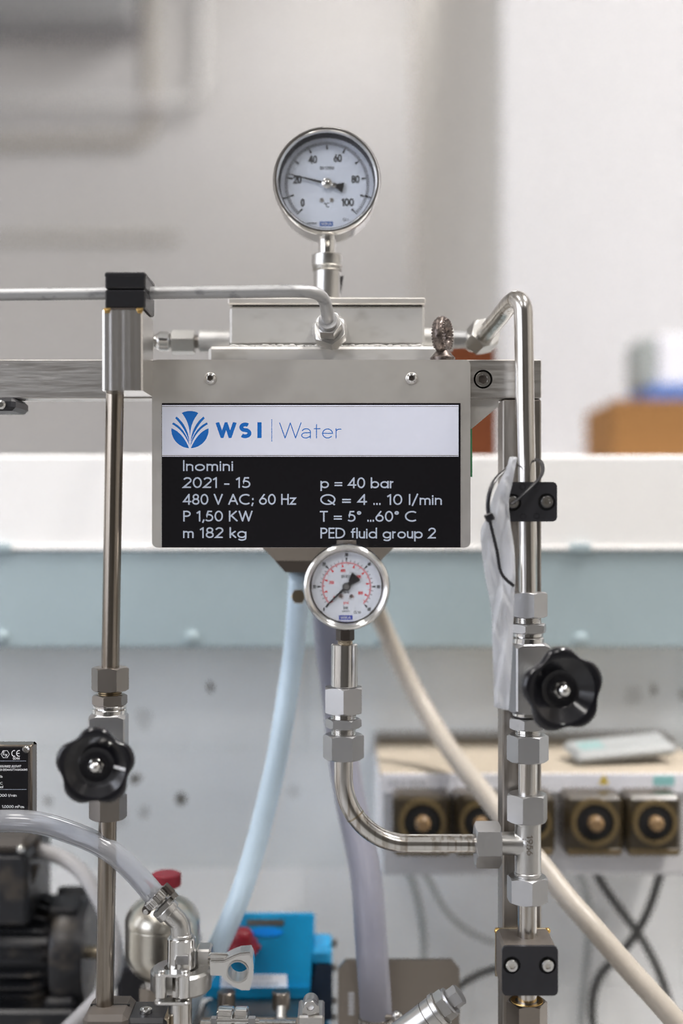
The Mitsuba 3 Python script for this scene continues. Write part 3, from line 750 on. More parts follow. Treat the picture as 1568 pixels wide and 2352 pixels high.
add('upper_half', cbox(q0[0], q1[0], CF + .003, BF - .006, zs + .0003, q1[2], .0011), 'satin_black', k)
add('cover_plate', cbox(q0[0] - .0004, q1[0] + .0004, CF + .0025, BF - .0055, q1[2] - .003, q1[2] + .001, .0012), 'satin_black', k)

# ---- clamp cut by the left edge, under the beam
k = thing('pipe_clamp', 'black clamp under the beam at the left edge of the photo', 'pipe clamp')
q = P(34, 943, .985)
add('clamp_body', cbox(-.33, q[0], .985, 1.03, q[2], zbeam - .0006, .003), 'matte_black', k)
qb = P(4, 930, .985)
add('bolt', lathe([(.0035, 0), (.0035, .002), (.002, .003)], (qb[0], .9852, qb[2]), (0, -1, 0), 24), 'polished_steel', k)

# ---- grey top pipe into the tank fitting
GY = .975
path = [P(-420, 681, GY), P(0, 676.5, GY), P(200, 674.5, GY), P(340, 673, GY), P(480, 671, GY), P(600, 669.5, GY), P(680, 668.5, GY + .001), P(715, 671, GY + .005), P(738, 681, GY + .012), P(748, 702, GY + .020), P(752, 727, GY + .028), P(755, 748, GY + .036)]
solo('grey_pipe', tube(spline(path, 140), S(14.6, GY), 32), 'pipe_grey', 'dull grey bent pipe running level from the left into the tank front', 'pipe')

# ---- tank
TF, TB = 1.044, 1.175
tank = thing('steel_tank', 'welded stainless tank with a lid and funnel bottom behind the nameplate', 'tank')
q0, q1 = P(527, 792, TF), P(975, 703, TF)
add('box_body', cbox(q0[0], q1[0], TF, TB, q0[2], q1[2], .002), 'tank_steel', tank, 25)
lz0, lz1 = P(0, 699, TF - .003)[2], P(0, 683, TF - .003)[2]
add('lid', cbox(P(523, 0, TF - .003)[0], P(977.5, 0, TF - .003)[0], TF - .003, TB + .003, lz0, lz1, .0012), 'plate_steel', tank, 25, label='flat lid')
add('gasket', cbox(q0[0] + .002, q1[0] - .002, TF + .002, TB - .002, q1[2] - .0005, lz0 + .0002, .0002), 'void_black', tank, label='dark gasket')
f0, f1 = P(478, 826, TF - .009), P(1022, 795, TF - .009)
add('flange', cbox(f0[0], f1[0], TF - .009, TB + .012, f0[2] - .004, f1[2], .0025), 'tank_steel', tank, 25)
bead = []
for i in range(70):
    px = 532 + i * 6.3 + rng.uniform(-2, 2)
    if 250 < px < 2000:
        q = P(px, 794 + rng.uniform(-1.2, 1.2), TF - .0004)
        s_ = trimesh.creation.icosphere(1, S(rng.uniform(2.0, 4.0), TF))
        s_.apply_scale((1.9, 1, .8)); s_.apply_translation(q)
        bead.append(s_)
add('weld_bead', cat(bead), 'tank_steel', tank, True, label='uneven weld bead', kind='stuff')
# funnel: a frustum down to the outlet
def frus(x0, x1, ya, yb, za, u0, u1, va, vb, zb):
    return hull([(x0, ya, za), (x1, ya, za), (x0, yb, za), (x1, yb, za), (u0, va, zb), (u1, va, zb), (u0, vb, zb), (u1, vb, zb)])
FY = 1.06
zA, zB, zC = f0[2] - .003, P(0, 1150, FY)[2], P(0, 1288, 1.075)[2]
add('funnel', cat(frus(P(490, 0, FY)[0], P(1010, 0, FY)[0], FY, 1.17, zA, P(505, 0, FY)[0], P(1000, 0, FY)[0], FY, 1.17, zB),
                  frus(P(498, 0, FY)[0], P(1008, 0, FY)[0], FY, 1.17, zB, P(632, 0, 1.075)[0], P(874, 0, 1.075)[0], 1.075, 1.15, zC)), 'smoke_steel', tank, 25, label='funnel shaped bottom')
add('outlet_box', frus(P(630, 0, 1.075)[0], P(876, 0, 1.075)[0], 1.076, 1.15, zC + .0003, P(655, 0, 1.08)[0], P(850, 0, 1.08)[0], 1.082, 1.145, P(0, 1315, 1.08)[2]), 'dark_steel', tank, 25, label='dark outlet collar')
# fitting on the front face for the grey pipe
d = P(762, 786, TF) - P(754, 740, GY + .033); d /= np.linalg.norm(d)
o = P(754, 740, GY + .033)
fit = thing('elbow_fitting', 'hexagon compression fitting joining the grey pipe to the tank front', 'fitting')
add('hex_nut', hexnut(S(31, 1.01), S(34, 1.01), 8, o, d), 'cast_steel', fit)
add('collar', cyl(S(22, 1.01), .006, o - d * .004, d), 'nut_steel', fit)
add('hex_body', hexnut(S(40, 1.01), S(34, 1.02), 22, o + d * S(36, 1.0), d), 'cast_steel', fit)
add('weld_socket', lathe([(S(42, 1.03), 0), (S(40, 1.03), .006), (S(34, 1.03), .022)], (P(757, 760, TF)[0], TF + .002, P(757, 760, TF)[2]), (0, -1, 0)), 'tank_steel', fit)
# fitting at the tank's left side
LYf = 1.085
fit = thing('side_fitting', 'horizontal hexagon union between tank and clamp post, left of the tank', 'fitting')
q = P(530, 783, LYf)
add('socket_sleeve', cyl(S(25, LYf), P(530, 0, LYf)[0] - P(458, 0, LYf)[0], q, (-1, 0, 0)), 'tank_steel', fit)
add('neck', cyl(S(15, LYf), P(460, 0, LYf)[0] - P(446, 0, LYf)[0], P(460, 785, LYf), (-1, 0, 0)), 'dark_nut_steel', fit)
add('hex_nut', hexnut(S(29, LYf), P(448, 0, LYf)[0] - P(395, 0, LYf)[0], 10, P(448, 787, LYf), (-1, 0, 0)), 'cast_steel', fit)
add('adapter', lathe([(S(13, LYf), 0), (S(22, LYf), .003), (S(22, LYf), .011), (S(14, LYf), .015), (S(14, LYf), .021), (S(25, LYf), .023), (S(25, LYf), .032)], P(396, 784, LYf), (-1, 0, 0)), 'polished_steel', fit)
solo('stub_pipe', tube(fillet([P(352, 783, LYf), P(300, 783, LYf), P(300, 783, 1.25)], .02), S(20, LYf), 28), 'tube_steel', 'short pipe end behind the clamp post', 'pipe')
# fitting at the right side
RYf = 1.088
fit = thing('side_fitting', 'hexagon union at the right end of the tank, behind the eyebolt', 'fitting')
add('socket_sleeve', cyl(S(26, RYf), P(1040, 0, RYf)[0] - P(968, 0, RYf)[0], P(968, 780, RYf), (1, 0, 0)), 'tank_steel', fit)
add('neck', cyl(S(20, RYf), P(1085, 0, RYf)[0] - P(1038, 0, RYf)[0], P(1038, 780, RYf), (1, 0, 0)), 'nut_steel', fit)
du = P(1150, 728, 1.045) - P(1096, 786, 1.088); du /= np.linalg.norm(du)
add('elbow_body', trimesh.creation.icosphere(3, S(25, RYf)).apply_translation(P(1088, 784, RYf)), 'cast_steel', fit)
add('hex_nut', hexnut(S(38, RYf), .017, 12, P(1098, 783, RYf) , du), 'cast_steel', fit)

# ---- riser tube on the right
AY = .979
path = [P(1106, 778, 1.078), P(1128, 750, 1.055), P(1150, 724, 1.030), P(1166, 703, 1.010)]
path += [P(1178, 692, .995), P(1190, 690, .985), P(1199, 702, .980), P(1202, 730, AY), P(1203, 780, AY), P(1204, 860, AY), P(1205.5, 960, AY), P(1208, 1080, AY), P(1210, 1200, AY), P(1211, 1300, AY), P(1211, 1375, AY)]
solo('riser_pipe', tube(spline(path, 160), S(22, AY), 36), 'tube_steel', 'shiny steel pipe arching from the tank down the right post to the valve', 'pipe')

def stack(parent, cx, Y, rows):
    """rows: (part, kind, half width in px, y top, y bottom, rotation, material)."""
    for part, kind, w, y0, y1, rot, mt in rows:
        o = P(cx if np.isscalar(cx) else cx((y0 + y1) / 2), y1, Y)
        h = S(y1 - y0, Y)
        if kind == 'hex':
            c = max(abs(math.cos(math.radians(rot + 60 * i))) for i in range(6))
            m = hexnut(S(w, Y) / c, h, rot, o)
        elif kind == 'thread':
            r, n = S(w, Y), max(2, int(h / .0011))
            prof = []
            for i in range(n):
                z0 = h * i / n
                prof += [(r * .93, z0), (r, z0 + h / n * .5)]
            m = lathe(prof + [(r * .93, h)], o, n=40)
        else:
            m = cyl(S(w, Y), h, o, c=min(.0009, h * .2))
        add(part, m, mt, parent, 28)


# ---- handwheel valves
def handwheel(R, phase, n=200):
    """Five-lobed wheel, dished front, facing -y, centre at the origin."""
    th = np.arange(n) * 2 * np.pi / n
    c5 = np.cos(5 * (th - math.radians(phase)))
    out = R * (0.925 + 0.075 * c5 - 0.012 * np.cos(10 * (th - math.radians(phase))))
    dish = .755 * R
    prof = [('a', 0, .00), ('a', .29, .00), ('a', .30, .012), ('a', .42, .012), ('a', .435, .0)]
    prof += [('a', t, -.0 - (t - .435) * .72) for t in np.linspace(.44, .752, 6)]          # the cone rises towards the viewer
    rows = []
    for kind, t, dep in prof:
        rows.append((np.full(n, t * R), np.full(n, dep * R)))
    zr = prof[-1][2] * R
    for a in np.linspace(0, 1, 16):                                                       # rounded rim, front to back
        ang = math.pi * (0.60 - 1.30 * a)
        # super-ellipse section between the dish edge and the outline
        u = (math.cos(ang) + 1) / 2
        s_ = math.sin(ang)
        rad = dish + (out - dish) * min(1, .0 + u * 1.0) if a > 0 else np.full(n, dish)
        rows.append((np.asarray(rad) * np.ones(n), np.full(n, zr + .05 * R - .13 * R * s_ - .0 * R)))
    rows.append((np.full(n, dish * .93), np.full(n, .16 * R)))
    rows.append((np.full(n, .42 * R), np.full(n, .22 * R)))
    rows.append((np.full(n, 0.0), np.full(n, .24 * R)))
    v, f = [], []
    for rad, dep in rows:
        v.append(np.stack([rad * np.cos(th), dep, rad * np.sin(th)], 1))
    v = np.vstack(v)
    j = np.arange(n); jj = (j + 1) % n
    for i in range(len(rows) - 1):
        A, B = i * n, (i + 1) * n
        f.append(np.stack([A + j, A + jj, B + jj], 1)); f.append(np.stack([A + j, B + jj, B + j], 1))
    m = trimesh.Trimesh(v, np.vstack(f), process=True, merge_norm=True, merge_tex=True)
    m.update_faces(m.nondegenerate_faces())
    if m.volume < 0:
        m.invert()
    return m


def valve(label, centre, yaw, size, L, phase, mark, wheel_label):
    v = thing('handwheel_valve', label, 'valve')
    R4 = trimesh.transformations.rotation_matrix(math.radians(yaw), (0, 0, 1))
    def loc(m):
        m = m.copy(); m.apply_transform(R4); m.apply_translation(centre); return m
    add('valve_body', loc(tri(man(cbox(-.0140, .0140, -.0135, .0135, -.027, .027, .0012)) ^ man(lathe([(.0138, -.0271), (.0200, -.0232), (.0200, .0232), (.0138, .0271)], n=72)))), 'nut_steel', v, 25)
    add('bonnet', loc(lathe([(.010, .012), (.010, .022), (.0085, .023), (.0085, L - .014)], (0, 0, 0), (0, -1, 0))), 'nut_steel', v)
    add('stem', loc(cyl(.004, .022, (0, -L + .020, 0), (0, -1, 0))), 'polished_steel', v)
    wh = handwheel(size, phase); wh.apply_translation((0, -L, 0))
    w = add('handwheel', loc(wh), 'gloss_black', v, 40, label=wheel_label)
    cap = tri(man(hexnut(size * .19, size * .15, 10, (0, -L + .0002, 0), (0, -1, 0))) )
    add('cap_nut', cat(loc(cap), loc(lathe([(size * .155, 0)] + [(size * .155 * math.cos(t), size * .10 + size * .155 * math.sin(t)) for t in np.linspace(0, 1.5, 8)], (0, -L - size * .14, 0), (0, -1, 0), 24))), 'polished_steel', w, 35)
    if mark is not None:
        r0, r1, a = .43 * size, .735 * size, math.radians(mark)
        ca, sa = math.cos(a), math.sin(a)
        pts = []
        for r_ in (r0, r1):
            dep = -(r_ / size - .435) * .72 * size
            for s_ in (-1, 1):
                for e in (0.0002, -.0003):
                    pts.append((r_ * ca - s_ * .0011 * sa, -L + dep + e, r_ * sa + s_ * .0011 * ca))
        add('mark', loc(hull(pts)), 'print_white', w, False, label='white paint mark')
    return v


# left column
lx = lambda yy: 263.5 + (yy - 925) * (-23.5 / 1405)
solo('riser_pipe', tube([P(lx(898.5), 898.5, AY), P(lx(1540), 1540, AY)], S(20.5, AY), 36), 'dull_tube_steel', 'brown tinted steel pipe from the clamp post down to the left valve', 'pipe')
vy = 1718
v1 = valve('needle valve with black handwheel bearing a white mark, left pipe', P(lx(vy) - 1, vy, AY), 3, .0292, .066, 90, -6, 'black five-lobed handwheel with white mark')
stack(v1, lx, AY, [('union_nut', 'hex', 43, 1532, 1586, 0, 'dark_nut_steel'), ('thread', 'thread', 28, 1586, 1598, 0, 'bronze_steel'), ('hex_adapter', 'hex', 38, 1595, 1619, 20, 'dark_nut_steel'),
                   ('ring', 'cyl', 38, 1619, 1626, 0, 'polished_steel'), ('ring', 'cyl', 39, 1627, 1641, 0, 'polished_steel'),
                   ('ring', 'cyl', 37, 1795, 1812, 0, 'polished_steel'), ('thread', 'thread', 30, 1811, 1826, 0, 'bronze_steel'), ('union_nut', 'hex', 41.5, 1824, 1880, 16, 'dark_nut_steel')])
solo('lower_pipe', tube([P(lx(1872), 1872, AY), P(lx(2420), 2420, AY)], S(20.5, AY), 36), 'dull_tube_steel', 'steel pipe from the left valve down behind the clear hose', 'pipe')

# right column
rx = 1211.5
vy = 1556
v2 = valve('needle valve with plain black handwheel, right pipe beside the plastic bag', P(rx, vy, AY), 12, .0318, .066, 96, None, 'plain black five-lobed handwheel')
stack(v2, rx, AY, [('union_nut', 'hex', 43, 1360, 1417, 40, 'nut_steel'), ('thread', 'thread', 29.5, 1417, 1433, 0, 'polished_steel'), ('hex_adapter', 'hex', 44, 1432, 1452, 15, 'nut_steel'),
                   ('ring', 'cyl', 36, 1452, 1462, 0, 'polished_steel'), ('ring', 'cyl', 37, 1463, 1482, 0, 'polished_steel'),
                   ('ring', 'cyl', 35, 1632, 1645, 0, 'polished_steel'), ('hex_adapter', 'hex', 43, 1648, 1674, 12, 'nut_steel'), ('thread', 'thread', 29.5, 1674, 1690, 0, 'polished_steel'), ('union_nut', 'hex', 47.5, 1687, 1748, 55, 'nut_steel')])
solo('short_pipe', tube([P(rx, 1742, AY), P(rx, 1828, AY)], S(22, AY), 36), 'tube_steel', 'short steel pipe between the right valve and the tee', 'pipe')
tee = thing('tee_fitting', 'stainless tee fitting with three union nuts and stamped number, on the right column', 'fitting')
stack(tee, rx - 1, AY, [('union_nut', 'hex', 47.5, 1822, 1886, 10, 'nut_steel'), ('union_nut', 'hex', 44, 2012, 2070, 35, 'nut_steel')])
A_ = man(cyl(S(30, AY), S(126, AY), P(rx, 2012, AY), c=.0003, n=64))
qb = P(rx, 1937, AY)
B_ = man(lathe([(S(30, AY), 0), (S(29, AY), S(22, AY)), (S(26.5, AY), S(33, AY)), (S(26, AY), S(68, AY))], qb, (-1, 0, 0), 64))
C_ = man(trimesh.creation.icosphere(3, S(33, AY)).apply_translation(qb))
rings = [man(cyl(S(31.2, AY), S(6, AY), P(rx, yy, AY), c=.0004, n=64)) for yy in (1893, 2008)]
tb = A_ + B_ + (C_ ^ man(cbox(qb[0] - .03, qb[0] + S(3, AY), AY - .0111, AY + .0111, qb[2] - .011, qb[2] + .011, .004)))
for r_ in rings:
    tb = tb + r_
add('tee_body', tri(tb), 'cast_steel', tee, 30)
u = ink('1956', S(14, AY), S(45, AY), .17)
u = affinity.rotate(u, -90, origin=(0, 0))
qn = P(1205, 1912, AY)
num = plate(affinity.translate(u, qn[0], qn[2]), 0, .0004)
v = num.vertices.copy()
rr = S(30, AY)
v[:, 1] = AY - np.sqrt(np.maximum(rr ** 2 - (v[:, 0] - qb[0]) ** 2, 1e-8)) - .0005 + v[:, 1]
add('stamped_number', trimesh.Trimesh(v, num.faces, process=False), 'smoke_steel', tee, False, label='raised number 1956')
dots = []
for i in range(3):
    for j in range(4):
        q = P(1196.5 + i * 5, 1921 + j * 8, AY)
        dots.append(trimesh.creation.icosphere(1, .0006).apply_translation((q[0], AY - math.sqrt(rr ** 2 - (q[0] - qb[0]) ** 2), q[2])))
add('grip_dots', cat(dots), 'nut_steel', tee, True)
qn = P(1090, 1940, AY)
add('union_nut', hexnut(S(53, AY), S(58, AY), 14, qn, (1, 0, 0)), 'nut_steel', tee, 28)
solo('short_pipe', tube([P(rx - 1, 2062, AY), P(rx - 1, 2318, AY)], S(22, AY), 36), 'tube_steel', 'steel pipe from the tee down through the lower black clamp', 'pipe')

# gauge branch
ex = 788.5
solo('elbow_pipe', tube(fillet([P(ex, 1730, AY), P(ex, 1938, AY), P(1098, 1938, AY)], S(150, AY), 30), S(21.8, AY), 36), 'tube_steel', 'curved steel elbow pipe from the pressure gauge to the tee', 'pipe')
c0 = P(ex + 150, 1788, AY)
a = math.radians(225 - 10)
qw = c0 + S(150, AY) * np.array([math.cos(a), 0, math.sin(a)])
k = key_of('weld_seam', 'elbow_pipe')
scene[k] = mikit.ply(tube([qw + .0007 * np.array([-math.sin(a), 0, math.cos(a)]) * s_ for s_ in (-1, 0, 1)], S(22.2, AY), 36), 'bronze_steel', smooth=40)
labels[k] = {'label': 'brown weld seam'}

# ---- pressure gauge
pg = thing('pressure_gauge', 'small round pressure gauge with black and red scales below the nameplate', 'gauge')
GF = .948
gc = P(795.5, 1348, GF)
Rg = S(99.6, GF)
add('case', lathe([(Rg * .93, -.034), (Rg * .96, -.031), (Rg * .96, -.0047)], gc, (0, -1, 0), 72), 'polished_steel', pg)
bz = [(Rg * .80, -.001), (Rg * .81, .0005), (Rg * .845, .0008), (Rg * .85, .0028), (Rg * .88, .0042), (Rg * .93, .0050), (Rg * .975, .0038), (Rg, .0005), (Rg, -.006), (Rg * .95, -.0075)]
def ringlathe(prof, o, d, n=72):
    p = prof + [prof[0]]
    m = lathe(p, o, d, n, closed=False)
    if m.volume < 0:
        m.invert()
    return m
add('bezel', ringlathe(bz, gc, (0, -1, 0)), 'polished_steel', pg, 35)
dl = add('dial', lathe([(Rg * .845, 0), (Rg * .845, .0006)], (gc[0], gc[1] + .004, gc[2]), (0, -1, 0), 72), 'dial_white', pg, label='white dial face')
DY = gc[1] + .0034
PXG = S(1, GF) / 4.126 * (1.0)           # one pixel of the enlarged view


def gring(cx, cz, r0, r1, a0, a1):
    a = np.radians(np.linspace(a0, a1, 80))
    return Polygon([(cx + r1 * math.cos(t), cz + r1 * math.sin(t)) for t in a] + [(cx + r0 * math.cos(t), cz + r0 * math.sin(t)) for t in a[::-1]])


def tick(cx, cz, ang, r0, r1, w0, w1=None):
    w1 = w0 if w1 is None else w1
    t = math.radians(ang)
    u, n_ = np.array([math.cos(t), math.sin(t)]), np.array([-math.sin(t), math.cos(t)])
    c = np.array([cx, cz])
    return Polygon([c + u * r0 - n_ * w0 / 2, c + u * r1 - n_ * w1 / 2, c + u * r1 + n_ * w1 / 2, c + u * r0 + n_ * w0 / 2])


cx, cz, e = gc[0], gc[2], PXG
blk, red = [], []
for i in range(31):
    ang = 225 - 270 * i / 30
    if i % 5 == 0:
        blk += [tick(cx, cz, ang, 236 * e, 262 * e, 5 * e), tick(cx, cz, ang, 246 * e, 276 * e, 9 * e, 20 * e)]
    else:
        blk.append(tick(cx, cz, ang, 236 * e, 256 * e, 5 * e))
red.append(gring(cx, cz, 222 * e, 227 * e, 225, -45))
red.append(gring(cx, cz, 231 * e, 234 * e, 225, -45))
for i in range(18):
    v_ = i * 50
    ang = 225 - 270 * v_ / 870
    red.append(tick(cx, cz, ang, 205 * e, 224 * e, 5 * e) if i % 2 else tick(cx, cz, ang, 188 * e, 214 * e, 20 * e, 9 * e))
    if i % 2 == 0:
        red.append(tick(cx, cz, ang, 205 * e, 224 * e, 5 * e))
add('bar_scale', plate(unary_union(blk), DY - .0003, DY), 'print_black', dl, False, label='black tick scale')
add('psi_scale', plate(unary_union(red), DY - .0003, DY), 'print_red', dl, False, label='red tick scale')


def mid(s, x, y, h, w=None, wt=.16):
    """Text centred at an offset (x right, y up) from the dial centre."""
    u = ink(s, h, w, wt)
    b = u.bounds
    return affinity.translate(u, cx + x - (b[0] + b[2]) / 2, cz + y - h / 2)


nums = [mid(str(v_), math.cos(math.radians(225 - 4.5 * v_)) * 303 * e, math.sin(math.radians(225 - 4.5 * v_)) * 303 * e, 33 * e, (15 if v_ == 0 else 32) * e, .19) for v_ in range(0, 61, 10)]
nums += [mid('EN 837-1', 8 * e, 97 * e, 26 * e, 115 * e, .17), mid('bar', -8 * e, -198 * e, 30 * e, 44 * e, .15), mid('CL 1.6', 102 * e, -243 * e, 24 * e, 68 * e, .15), mid('316 SS', 0, -54 * e, 20 * e, 58 * e, .16),
         *[tick(cx - 44 * e + i * 13 * e, cz - 234 * e, 0, 0, 8 * e, 9 * e) for i in range(6)]]
add('numerals', plate(unary_union(nums), DY - .0003, DY), 'print_black', dl, False, label='black numerals')
rn = [mid(s, x * e, y * e, 31 * e, 47 * e, .18) for s, x, y in (('200', -143, 40), ('400', -35, 153), ('600', 116, 95), ('800', 134, -60))] + [mid('psi', -4 * e, -150 * e, 30 * e, 46 * e, .15), mid('0', -118 * e, -102 * e, 26 * e, 15 * e, .19)]
add('numerals', plate(unary_union(rn), DY - .0003, DY), 'print_red', dl, False, label='red numerals')
lb = affinity.translate(sbox(-65 * e, -22 * e, 65 * e, 22 * e), cx - 7 * e, cz - 294 * e)
add('maker_mark', plate(lb, DY - .0002, DY), 'print_logo', dl, False, label='blue maker mark')
add('maker_letters', plate(mid('WIKA', -9 * e, -294 * e, 25 * e, 100 * e, .17), DY - .0004, DY - .0001), 'print_white', dl, False)
for sx_ in (-52, 46):
    add('dial_screw', lathe([(23 * e, 0), (23 * e, .0008), (14 * e, .0016)], (cx + sx_ * e, DY, cz - 94 * e), (0, -1, 0), 24), 'polished_steel', dl)
ta = math.radians(223)
ptr = unary_union([tick(cx, cz, 223, 20 * e, 262 * e, 24 * e, 8 * e), tick(cx, cz, 43, 0, 80 * e, 40 * e, 40 * e), tick(cx, cz, 47, 62 * e, 132 * e, 46 * e, 92 * e).buffer(6 * e)])
pt = add('pointer', plate(ptr, DY - .0020, DY - .0012), 'print_black', pg, False, label='black pointer')
add('hub', lathe([(38 * e, 0), (38 * e, .0006), (30 * e, .0010)], (cx, DY - .0018, cz), (0, -1, 0), 32), 'print_black', pt)
add('hub_cap', lathe([(27 * e, 0), (26 * e, .0004)], (cx, DY - .0028, cz), (0, -1, 0), 32), 'nut_steel', pt)
a_ = np.arange(64) * 2 * np.pi / 64
add('glass', trimesh.Trimesh(np.vstack([[(cx, gc[1] - .0008, cz)], np.stack([cx + Rg * .835 * np.cos(a_), np.full(64, gc[1] - .0008), cz + Rg * .835 * np.sin(a_)], 1)]), [(0, i + 1, (i + 1) % 64 + 1) for i in range(64)], process=False), 'dial_glass', pg, False, label='clear front glass')
add('fill_plug', cyl(.0075, .004, (cx, gc[1] + .014, cz + Rg * .94), (0, 0, 1)), 'dusty_black', pg, label='dark filling plug on top')
stack(pg, 792.5, AY - .009, [('square_stem', 'hex', 21, 1444, 1471, 0, 'dark_steel'), ('thread', 'thread', 17.5, 1469, 1480, 0, 'bronze_steel')])
stack(pg, 790.5, AY - .004, [('sleeve', 'cyl', 30.5, 1478, 1578, 0, 'polished_steel')])
stack(pg, ex, AY, [('union_nut', 'hex', 41.5, 1577, 1637, 30, 'nut_steel'), ('thread', 'thread', 29.5, 1637, 1652, 0, 'polished_steel'), ('hex_adapter', 'hex', 41.5, 1650, 1671, 55, 'nut_steel'),
                   ('thread', 'thread', 28.5, 1671, 1688, 0, 'polished_steel'), ('union_nut', 'hex', 47, 1686, 1743, 56, 'nut_steel')])

# ---- thermometer
th_ = thing('dial_thermometer', 'large round dial thermometer standing above the tank', 'thermometer')
TFy = 1.052
gc = P(750.3, 415, TFy)
Rt = S(124, TFy)
add('case', lathe([(Rt * .90, -.046), (Rt * .955, -.043), (Rt * .955, -.0145)], gc, (0, -1, 0), 72), 'polished_steel', th_)
bz = [(Rt * .905, -.0146), (Rt * .885, -.0006), (Rt * .90, .0012), (Rt * .93, .0034), (Rt * .965, .0036), (Rt, .0002), (Rt, -.006), (Rt * .955, -.008), (Rt * .955, -.0146)]
add('bezel', ringlathe(bz, gc, (0, -1, 0)), 'polished_steel', th_, 35)
dl = add('dial', lathe([(Rt * .91, 0), (Rt * .91, .0006)], (gc[0], gc[1] + .013, gc[2]), (0, -1, 0), 72), 'dial_blue', th_, label='pale dial face')
add('inner_ring', ringlathe([(Rt * .872, -.0128), (Rt * .904, -.0128), (Rt * .884, -.0008), (Rt * .880, -.0008)], gc, (0, -1, 0)), 'matte_black', th_, 35, label='black inner ring')
DY = gc[1] + .0124
e = S(1, TFy) / 5.227
cx, cz = gc[0], gc[2] + .0001
blk = []
for i in range(101):
    ang = 225 - 2.7 * i
    blk.append(tick(cx, cz, ang, 478 * e, 515 * e, 9 * e))
    if i % 10 == 0:
        blk += [tick(cx, cz, ang, 425 * e, 515 * e, 11 * e), tick(cx, cz, ang, 425 * e, 470 * e, 24 * e, 12 * e)]
add('scale', plate(unary_union(blk), DY - .0004, DY), 'print_black', dl, False, label='black tick scale')
nums = [mid(s, x * e, (y + 27) * e, 95 * e, w * e, .17) for s, x, y, w in (('0', -295, -250, 48), ('20', -362, 30, 100), ('40', -175, 275, 105), ('60', 130, 290, 100), ('80', 345, 35, 100), ('100', 250, -245, 150))]
nums += [mid('EN 13190', 0, 197 * e, 38 * e, 170 * e, .15), mid('°C', -2 * e, -252 * e, 56 * e, 62 * e, .13), mid('CL 1', 228 * e, -428 * e, 32 * e, 70 * e, .14), *[tick(cx - 240 * e + i * 20 * e, cz - 474 * e, 0, 0, 13 * e, 16 * e) for i in range(6)]]
add('numerals', plate(unary_union(nums), DY - .0004, DY), 'print_black', dl, False, label='black numerals')
lb = affinity.translate(sbox(-80 * e, -28 * e, 80 * e, 28 * e), cx - 8 * e, cz - 480 * e)
add('maker_mark', plate(lb, DY - .0003, DY), 'print_logo_pale', dl, False, label='blue maker mark')
add('maker_letters', plate(mid('WIKA', -8 * e, -480 * e, 34 * e, 130 * e, .17), DY - .0005, DY - .0002), 'print_white', dl, False)
for ang in (198, -17):
    add('range_marker', plate(tick(cx, cz, ang, 480 * e, 560 * e, 10 * e), DY - .0008, DY - .0004), 'print_black', dl, False)
for sx_ in (-65, 55):
    add('dial_screw', lathe([(26 * e, 0), (26 * e, .0008), (14 * e, .0014)], (cx + sx_ * e, DY, cz - 193 * e), (0, -1, 0), 24), 'cast_steel', dl)
ptr = unary_union([tick(cx, cz, 166, 40 * e, 480 * e, 26 * e, 8 * e), tick(cx, cz, -14, 0, 120 * e, 26 * e, 30 * e), tick(cx, cz, -14, 110 * e, 205 * e, 40 * e, 125 * e)])
pt = add('pointer', plate(ptr, DY - .0030, DY - .0022), 'print_black', th_, False, label='black pointer')
add('hub', lathe([(62 * e, 0), (62 * e, .0010), (30 * e, .0022)], (cx, DY - .0030, cz), (0, -1, 0), 32), 'polished_steel', pt)
add('adjuster', lathe([(30 * e, 0), (30 * e, .0010), (18 * e, .0018)], (cx + 86 * e, DY - .0030, cz - 21 * e), (0, -1, 0), 24), 'polished_steel', pt)
add('glass', trimesh.Trimesh(np.vstack([[(gc[0], gc[1] - .0006, gc[2])], np.stack([gc[0] + Rt * .893 * np.cos(a_), np.full(64, gc[1] - .0006), gc[2] + Rt * .893 * np.sin(a_)], 1)]), [(0, i + 1, (i + 1) % 64 + 1) for i in range(64)], process=False), 'dial_glass', th_, False, label='clear front glass')
SYt = 1.085
stack(th_, 751, SYt, [('stem', 'cyl', 19.5, 535, 588, 0, 'polished_steel'), ('collar', 'cyl', 35, 585, 614, 0, 'cast_steel'), ('knurl', 'thread', 34, 613, 623, 0, 'cast_steel'), ('sleeve', 'cyl', 30.5, 622, 690, 0, 'cast_steel')])
q = P(783, 655, SYt)
add('lever', hull([P(775, 676, SYt), P(782, 676, SYt), P(789, 632, SYt), P(781, 636, SYt), P(775, 676, SYt + .006), P(782, 676, SYt + .006), P(789, 632, SYt + .006), P(781, 636, SYt + .006)]), 'matte_black', th_, label='small dark lever')

# ---- eyebolt
k = thing('eyebolt', 'rough dark cast iron eyebolt standing on the beam right of the tank', 'eyebolt')
q = P(1016, 770, 1.016)
ang = math.radians(66)
t_ = np.linspace(0, 2 * np.pi, 61)[:-1]
Rm = S(31, 1.016)
ringp = np.stack([Rm * np.cos(t_) * math.cos(ang), Rm * np.cos(t_) * math.sin(ang), Rm * 1.02 * np.sin(t_)], 1) + q
ringp = np.vstack([ringp, ringp[:1]])
m = tube(ringp, S(12.5, 1.016), 20)
m.vertices += (trimesh.Trimesh(m.vertices, m.faces, process=False).vertex_normals) * ((np.array([mikit.meshkit.noise(m.vertices * 700)]).T - .5) * .0012)
add('ring', m, 'rusty_iron', k, True)
zbt = P(0, 826, BF)[2]
add('collar', lathe([(S(29, 1.016), 0), (S(29, 1.016), .003), (S(22, 1.016), .0055), (S(12, 1.016), .010)], (q[0], q[1], zbt + .0004), n=40), 'rusty_iron', k)
pimp = []
